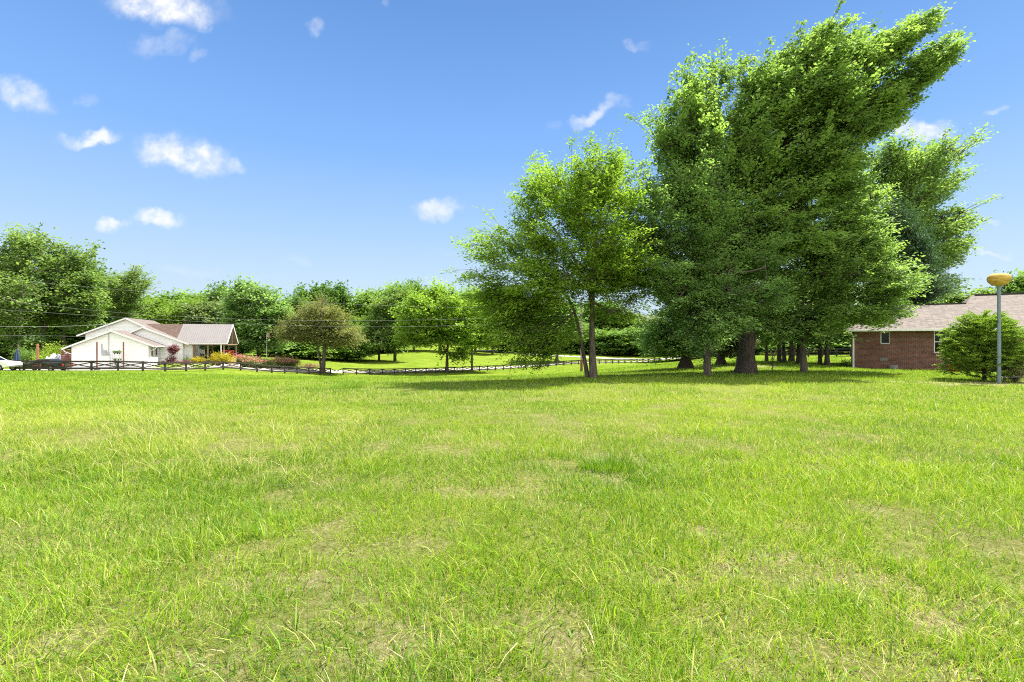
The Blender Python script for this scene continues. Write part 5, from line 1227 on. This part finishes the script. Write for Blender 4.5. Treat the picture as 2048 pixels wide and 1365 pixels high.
# ------------------------------------------------------------------ garden beds by the house
G1 = 'golden shrubs before the porch'
shrub('golden_shrub', 'low golden yellow mound left of the two round golden shrubs', 396, 75.5, 1.0, 1.0, LEAF_GOLD, 100, 90, 18, .15, .2, group=G1)
shrub('golden_shrub', 'round golden yellow shrub before the porch downspout', 437, 76.5, 1.1, 1.7, LEAF_GOLD, 101, 130, 20, .17, .22, group=G1)
shrub('golden_shrub', 'round golden yellow shrub nearest the pink bushes', 453, 77.5, 1.1, 1.85, LEAF_GOLD, 102, 130, 20, .17, .22, group=G1)
shrub('ground_shrub', 'low lime green planting behind the fence below the porch', 400, 71.8, 1.5, .6, LEAF_LIME, 103, 80, 18, .14, .2)
shrub('ground_shrub', 'low lime green planting behind the fence below the red-leaved tree', 340, 70.0, 1.9, .55, LEAF_LIME, 104, 80, 18, .14, .2)
shrub('ground_shrub', 'low purple brown planting beside the porch steps', 368, 73.2, 1.3, .6, LEAF_RED, 105, 80, 18, .14, .2)
shrub('ground_shrub', 'low purple brown planting at the foot of the red-leaved tree', 335, 72.5, 1.3, .7, LEAF_RED, 106, 80, 18, .14, .2)
shrub('potted_shrub', 'small green potted plant against the white wall left of the porch', 374, 75.3, .5, .9, LEAF_BUSH, 107, 50, 16, .12, .14, cat='potted plant')
shrub('dark_cordyline', 'spiky dark plant under the red-leaved tree', 343, 72.8, .6, 1.4, LEAF_RED, 108, 30, 16, .45, .2, .15, cat='plant')
tree('red_leaved_tree', 'small purple red leaved tree in front of the white wall', 'tree', (346, 72.6), [{'p': [(337,702),(339,693),(347,690),(355,697),(360,705),(352,709),(342,707)], 'n': 16}],
     [{'pts': [(346,732,0),(346,715,0),(347,700,0)], 'r0': .05, 'r1': .02, 'start': .5}], 61, LEAF_RED, BARK_DARK, ncl=6, nleaf=20, leaf=.17, spread=.2, bspread=.4, depth=.9, tip=.006, flare=1)
G2 = 'pink flowering bushes along the drive'
for k, (px, Y, rx, h, lab) in enumerate([(472, 84, 1.3, 1.7, 'red pink flowering bush next to the golden shrubs'), (487, 84.5, 1.5, 1.75, 'pink flowering bush, second to the right of the golden shrubs'), (503, 86, 1.6, 1.6, 'pink flowering bush third from the golden shrubs'),
                                         (517, 87.5, 1.4, 1.5, 'pink flowering bush just left of the flagpole'), (555, 90, 1.7, 1.75, 'pink flowering bush just right of the flagpole'), (570, 91.5, 1.5, 1.7, 'pink flowering bush in the middle of the three right of the flagpole'), (584, 93, 1.4, 1.6, 'pink flowering bush farthest right of the flagpole')]):
    shrub('flowering_bush', lab, px, Y, rx, h, LEAF_BUSH, 110+k, 120, 20, .19, .25, top=(LEAF_PINK, .75), group=G2)
shrub('ground_shrub', 'low pinkish plants between the flowering bushes and the cedar', 620, 100, 3.2, .7, LEAF_RED, 120, 60, 18, .2, .35)
# boulders of the bed edge
rng = np.random.default_rng(3)
for k, (px, Y) in enumerate([(462, 76.5), (470, 78), (478, 79.5), (455, 75.5), (447, 75)]):
    x, y, z = G(px, Y); m = MB(); prof = [(.12, -.1), (.42, 0), (.5, .18), (.38, .36), (.15, .45)]; m.lathe(prof, (0, 0, 0), 9, 1+.2*rng.normal(), .8)
    m.v = [(a*(1+.12*rng.normal()), b*(1+.12*rng.normal()), c*(1+.12*rng.normal())) for a, b, c in m.v]
    simple(m, 'boulder', plain('pale_rock_%d' % k, (.38, .35, .31), .9), (x, y, z), ['pale boulder in the bed, third from the right', 'pale boulder in the bed, second from the right', 'pale boulder in the bed nearest the pink bushes', 'pale boulder in the bed, second from the left', 'pale boulder in the bed nearest the golden shrubs'][k], 'boulder', rz=k, group='boulders edging the flower bed')

# flagpole
def flagpole():
    x, y, z = G(533.5, 95); e = empty('flagpole', (x, y, z), 'white flagpole standing behind the pink bushes', 'flagpole')
    WP = plain('white_pole', (.72, .72, .72), .4, .03)
    MB().tube([(0, 0, -.2), (0, 0, 2.2), (0, 0, 6.5)], [.075, .065, .04], 10).build('pole', WP, e); MB().lathe([(.01, 0), (.07, .04), (.09, .1), (.07, .16), (.01, .2)], (0, 0, 6.5), 10).build('finial', plain('gold_ball', (.5, .38, .12), .3, metallic=.8), e)
    # limp striped flag with a blue canton
    n, mm = 14, 26; U = np.linspace(0, 1, n); V = np.linspace(0, 1, mm); vs = []; uv = []
    Lf, Hf = 1.9, 1.15
    for j, v in enumerate(V):          # v along the fly
        for i, u in enumerate(U):      # u along the hoist (top to bottom)
            # hangs: fly end droops nearly straight down
            dx = .05 + .62*(1-math.exp(-v*1.6))*(1-.25*u); dz = -u*Hf*(1-.25*v) - v*v*.95 - v*.25; dy = .12*math.sin(v*11+u*1.5)*min(1, v*3)
            vs.append((dx, dy, 6.3+dz)); uv.append((v, u))
    q = np.array([[j*n+i, j*n+i+1, (j+1)*n+i+1, (j+1)*n+i] for j in range(mm-1) for i in range(n-1)])
    uv = np.array(uv)
    m, nt, b, out = mat_base('striped_flag'); L = nt.links
    av = NN(nt, 'ShaderNodeAttribute', attribute_name='fly'); au = NN(nt, 'ShaderNodeAttribute', attribute_name='hoist')
    def MM(op, a, bb):
        k = NN(nt, 'ShaderNodeMath', operation=op)
        for i, s in enumerate((a, bb)):
            if s is None: continue
            if hasattr(s, 'links'): L.new(s, k.inputs[i])
            else: k.inputs[i].default_value = s
        return k.outputs[0]
    st = MM('LESS_THAN', MM('FRACT', MM('MULTIPLY', au.outputs['Fac'], 6.5), None), .5)
    can = MM('MULTIPLY', MM('LESS_THAN', av.outputs['Fac'], .4), MM('LESS_THAN', au.outputs['Fac'], 7/13))
    cb = NN(nt, 'ShaderNodeCombineXYZ'); L.new(MM('MULTIPLY', av.outputs['Fac'], 15), cb.inputs[0]); L.new(MM('MULTIPLY', au.outputs['Fac'], 11), cb.inputs[1])
    vo = NN(nt, 'ShaderNodeTexVoronoi'); vo.inputs['Scale'].default_value = 1; vo.inputs['Randomness'].default_value = 0; L.new(cb.outputs[0], vo.inputs['Vector'])
    star = MM('LESS_THAN', vo.outputs['Distance'], .28)
    def mix(f, A, B_):
        x_ = NN(nt, 'ShaderNodeMix', data_type='RGBA'); L.new(f, x_.inputs[0])
        for i, s in ((6, A), (7, B_)):
            if hasattr(s, 'links'): L.new(s, x_.inputs[i])
            else: x_.inputs[i].default_value = (*s, 1)
        return x_.outputs[2]
    col = mix(can, mix(st, (.72, .70, .70), (.50, .03, .06)), mix(star, (.03, .05, .2), (.7, .7, .7)))
    L.new(col, b.inputs['Base Color']); b.inputs['Roughness'].default_value = .8
    fl = np_mesh('flag', np.array(vs), [q], m, None, {'fly': uv[:, 0], 'hoist': uv[:, 1]}, True)
    fl.location = (x, y, z); tag(fl, 'red and white striped flag hanging limp from the white pole', 'flag')
flagpole()

# ------------------------------------------------------------------ utility pole, street lamp and wires
def utility():
    x, y, z = G(1163, 55); e = empty('utility_pole', (x, y, z), 'thin weathered utility pole half hidden behind the elm', 'utility pole')
    m = MB(); m.tube([(0, 0, -.2), (0, 0, 8.2)], [.125, .09], 10); m.build('pole', plain('weathered_pole', (.26, .22, .18), .9, .25, 3), e)
    MB().tube([(0, 0, 0), (0, 0, 1.35)], [.15, .145], 10).build('ground_guard', plain('red_brown_guard', (.15, .07, .035), .8), e)
    m = MB(); m.tube([(0, 0, 6.1), (-.8, -.1, 6.35), (-1.45, -.15, 6.3)], .03, 6); m.build('lamp_arm', GREYBOX, e)
    m = MB(); m.lathe([(.05, -.08), (.16, -.05), (.18, 0), (.10, .08), (.02, .1)], (-1.6, -.15, 6.3), 12, 1.6, 1); m.build('lamp_head', GREYBOX, e, smooth=True)
    WIRE = plain('pale_cable', (.20, .20, .19), .5)
    # wires (px, py) through the photo at 55 m: span from a pole beyond the left border
    ws = [([(-260, 533), (0, 557), (286, 584), (460, 596), (760, 611), (940, 616), (1163, 617)], 'highest of the long cables sagging across the left trees'),
          ([(-260, 572), (0, 600), (198, 622), (281, 631), (600, 638), (760, 642), (940, 640), (1163, 629)], 'second cable from the top, sagging in front of the cedar'),
          ([(-260, 640), (0, 618), (150, 634), (365, 639), (451, 645), (640, 653), (760, 656), (940, 650), (1163, 634)], 'lowest of the long cables reaching the utility pole')]
    for pts, lab in ws[:3]:
        a = np.array(pts, float); c = np.polyfit(a[1:, 0], a[1:, 1], 3 if len(a) > 5 else 2); xs = np.linspace(-240, 1163, 60); ys = np.polyval(c, xs); ys[-1] = a[-1, 1]
        m = MB(); m.tube([P(px_, py_, 55) for px_, py_ in zip(xs, ys)], .010, 5); tag(m.build('overhead_cable', WIRE), lab, 'cable', 'overhead cables')
    a = WW(*[WL2(217, 649, -.45)[0], -.45, WL2(217, 649, -.45)[1]]); m = MB(); pts = []
    for t in np.linspace(0, 1, 30):
        px_ = -200+t*417; Y = 58+(a.y-58)*t; py_ = 640+ (649-640)*t + 16*4*t*(1-t)*.55 if t < 1 else 649; pts.append(P(px_, py_, Y))
    pts[-1] = tuple(a); m.tube(pts, .022, 5); tag(m.build('service_cable', WIRE), 'thick service cable ending at the riser on the garage roof', 'cable')
    m = MB(); m.tube([P(px_, 671+ (px_/130)**2*.8+2*px_/260, 62) for px_ in np.linspace(-200, 250, 20)], .012, 5); tag(m.build('overhead_cable', WIRE), 'lowest thin cable crossing the tree trunks at the left border', 'cable', 'overhead cables')
    for i, (px_, hh) in enumerate([(-245, 12.5)]):
        x2, y2, z2 = G(px_, 55); q = MB().tube([(0, 0, -.2), (0, 0, hh)], [.16, .11], 10); o = q.build('pole', plain('weathered_pole_2', (.26, .22, .18), .9, .25, 3)); 
        e2 = empty('utility_pole', (x2, y2, z2), 'utility pole beyond the left border that carries the cables', 'utility pole'); o.parent = e2
utility()

# ------------------------------------------------------------------ grass of the field (one mass nobody could count)
def grass_mat():
    m, nt, b, out = mat_base('grass_blade'); L = nt.links
    at = NN(nt, 'ShaderNodeAttribute', attribute_name='tint')
    r = ramp(nt, at.outputs['Fac'], [(0.0, (.05, .14, .010)), (.25, (.125, .26, .012)), (.5, (.24, .39, .014)), (.72, (.37, .49, .03)), (.86, (.46, .46, .12)), (1.0, (.56, .49, .29))])
    L.new(r.outputs[0], b.inputs['Base Color']); b.inputs['Roughness'].default_value = .5; b.inputs['Specular IOR Level'].default_value = .3
    t = NN(nt, 'ShaderNodeBsdfTranslucent'); mc = NN(nt, 'ShaderNodeMix', data_type='RGBA', blend_type='MULTIPLY'); mc.inputs[0].default_value = 1
    L.new(r.outputs[0], mc.inputs[6]); mc.inputs[7].default_value = (1.15, 1.1, .7, 1); L.new(mc.outputs[2], t.inputs[0])
    mx = NN(nt, 'ShaderNodeMixShader'); mx.inputs[0].default_value = .42; L.new(b.outputs[0], mx.inputs[1]); L.new(t.outputs[0], mx.inputs[2]); L.new(mx.outputs[0], out.inputs[0])
    return m
GRASS = grass_mat()
def blades(name, N, y0, y1, hmin, hmax, w, seed, label, segs=2, dry=.12, lean=.5, px0=-220, px1=2270, clump=1.0, powr=2.0, ytaper=None, tint0=.42):
    rng = np.random.default_rng(seed)
    # even density over the wedge of field in front of the camera
    Y = np.sqrt(rng.uniform(y0**powr, y1**powr, N)**(2/powr)) if powr == 2 else (rng.uniform(y0**powr, y1**powr, N))**(1/powr)
    px = rng.uniform(px0, px1, N); X = (px-CX)*Y/FPX
    dens = fbm(X, Y, .45, 21, 3); big = fbm(X, Y, 3.5, 31, 3); br = bare(X, Y)
    keep = rng.random(N) < np.clip((.35+1.1*(dens-.28)/.4*clump + (1-clump)), .25, 1)*(1-np.minimum(br*1.1, .97))
    # not inside the house, not beyond the fence
    fx = np.array([wp(*p)[0] for p in [(-700, 57.5), (27, 58), (250, 60), (390, 68), (530, 78), (661, 92), (780, 98), (880, 106), (1060, 125), (1320, 150), (2400, 200)]]); fy = np.array([57.5, 58, 60, 68, 78, 92, 98, 106, 125, 150, 200.])
    keep &= Y < np.interp(X, fx, fy)-.3
    ux, uy = math.cos(math.radians(-33)), math.sin(math.radians(-33)); bx, by, _ = P(1708, 738, 33)
    lu = (X-bx)*ux+(Y-by)*uy; lv = -(X-bx)*uy+(Y-by)*ux; keep &= ~((lu > -.1) & (lv > -.05))
    X, Y, dens, big = X[keep], Y[keep], dens[keep], big[keep]; n = len(X)
    Z = H(X, Y) - .01
    r = np.hypot(X, Y)
    hh = rng.uniform(hmin, hmax, n)*(.5+1.0*dens)*(.9+.2*big); ww = np.maximum(w*rng.uniform(.6, 1.3, n), r*.00045)
    wind = fbm(X, Y, 1.3, 41, 2)*6.28*1.4; a = wind + rng.uniform(-2.6, 2.6, n); ln = np.abs(rng.normal(size=n))*lean+.12
    dx, dy = np.cos(a), np.sin(a)
    fa = rng.uniform(0, 6.28, n); sx, sy = np.cos(fa), np.sin(fa)
    S = [0, .45, .8, 1][:segs+1] if segs == 3 else [0, .55, 1]; k = len(S)
    rows = []
    for i, s in enumerate(S):
        bend = ln*hh*s**1.8; z = hh*s*np.sqrt(np.clip(1-(ln*s*.55)**2, .15, 1)); wid = ww*(1 if i == 0 else (1-s)**.6 if s < 1 else 0)*.5
        cx = X+dx*bend; cy = Y+dy*bend; cz_ = Z+z
        if s < 1:
            rows.append(np.stack([cx-sx*wid, cy-sy*wid, cz_], 1)); rows.append(np.stack([cx+sx*wid, cy+sy*wid, cz_], 1))
        else: rows.append(np.stack([cx, cy, cz_], 1))
    R = len(rows); V = np.stack(rows, 1).reshape(-1, 3)
    b0 = np.arange(n)*R; quads = np.concatenate([np.stack([b0+2*i, b0+2*i+1, b0+2*i+3, b0+2*i+2], 1) for i in range(k-2)]); tri = np.stack([b0+R-3, b0+R-2, b0+R-1], 1)
    patch = fbm(X, Y, 1.7, 51, 3); patch2 = fbm(X, Y, 7, 61, 2)
    t = tint0 + (patch-.5)*.42 + (patch2-.5)*.25 + rng.normal(size=n)*.19
    isdry = rng.random(n) < dry*(.5+1.4*fbm(X, Y, .8, 71, 2)); t = np.where(isdry, rng.uniform(.78, 1, n), np.clip(t, .0, .78))
    o = np_mesh(name, V, [quads, tri], GRASS, None, {'tint': np.repeat(t, R)})
    tag(o, label, None, None, 'stuff'); return o
QG = 1.0
blades('grass', int(230000*QG), 1.9, 5.2, .035, .095, .0042, 1, 'short tangled green meadow grass close to the viewer', 2, .16, .9)
blades('grass', int(32000*QG), 1.9, 7.0, .07, .17, .0085, 2, 'broad arching grass blades scattered over the near meadow', 3, .05, .9, tint0=.34)
blades('grass', int(40000*QG), 1.9, 5.5, .02, .07, .0045, 3, 'dry straw lying between the near grass', 2, .95, 2.0, clump=0)
blades('grass', int(330000*QG), 5.0, 13, .045, .115, .0058, 4, 'green meadow grass of the middle field', 2, .10, .8, powr=1.3, tint0=.38)
blades('grass', int(16000*QG), 5.0, 16, .10, .22, .007, 5, 'taller pale grass blades leaning over the middle field', 3, .22, 1.2, tint0=.5)
blades('grass', int(270000*QG), 12.5, 34, .06, .13, .011, 6, 'green meadow grass toward the trees', 2, .07, .6, powr=1.2, tint0=.36)
blades('grass', int(160000*QG), 33, 125, .08, .17, .03, 7, 'far meadow grass sloping down to the fence', 2, .04, .5, powr=1.1, tint0=.34)

blades('grass', int(9000*QG), 1.9, 7.0, .03, .07, .020, 8, 'small broad-leaved weeds and clover among the near grass', 2, .0, 1.2, tint0=.22)
blades('grass', int(7000*QG), 5.5, 11, .20, .36, .0055, 9, 'long pale seed stalks leaning over the left of the field', 3, .45, 1.3, px0=-150, px1=760, tint0=.68, clump=1.6)
def tussock(px, py, r, h, n, seed, label):
    rng = np.random.default_rng(seed); x, y = gp(px, py) if py > 765 else (wp(px, 60)); z = H(x, y)
    a = rng.uniform(0, 6.28, n); rr = np.sqrt(rng.random(n))*r*.35; X = np.cos(a)*rr; Y = np.sin(a)*rr*.7; hh = h*rng.uniform(.5, 1.1, n); ln = rng.uniform(.2, 1.0, n); w = max(.007, y*.0005)
    f = rng.uniform(0, 6.28, n); sx, sy = np.cos(f)*w/2, np.sin(f)*w/2; rows = []
    for s in (0, .5, 1):
        cx = X+np.cos(a)*ln*hh*s**1.7; cy = Y+np.sin(a)*ln*hh*s**1.7; cz_ = hh*s*(1-.3*ln*s); q = (1-s*.4) if s < 1 else 0
        if s < 1: rows += [np.stack([cx-sx*q, cy-sy*q, cz_], 1), np.stack([cx+sx*q, cy+sy*q, cz_], 1)]
        else: rows.append(np.stack([cx, cy, cz_], 1))
    V = np.stack(rows, 1).reshape(-1, 3); b = np.arange(n)*5
    o = np_mesh('grass_tussock', V, [np.stack([b, b+1, b+3, b+2], 1), np.stack([b+2, b+3, b+4], 1)], GRASS, None, {'tint': np.repeat(np.clip(.25+rng.normal(size=n)*.12, 0, 1), 5)})
    o.location = (x, y, z); tag(o, label, 'grass tussock', 'dark grass tussocks in the meadow')
tussock(1210, 940, .9, .22, 420, 1, 'dark green tussock beside a worn patch in mid field')
tussock(692, 771, 1.6, .35, 260, 2, 'dark green tussock standing out near the cedar side of the field')
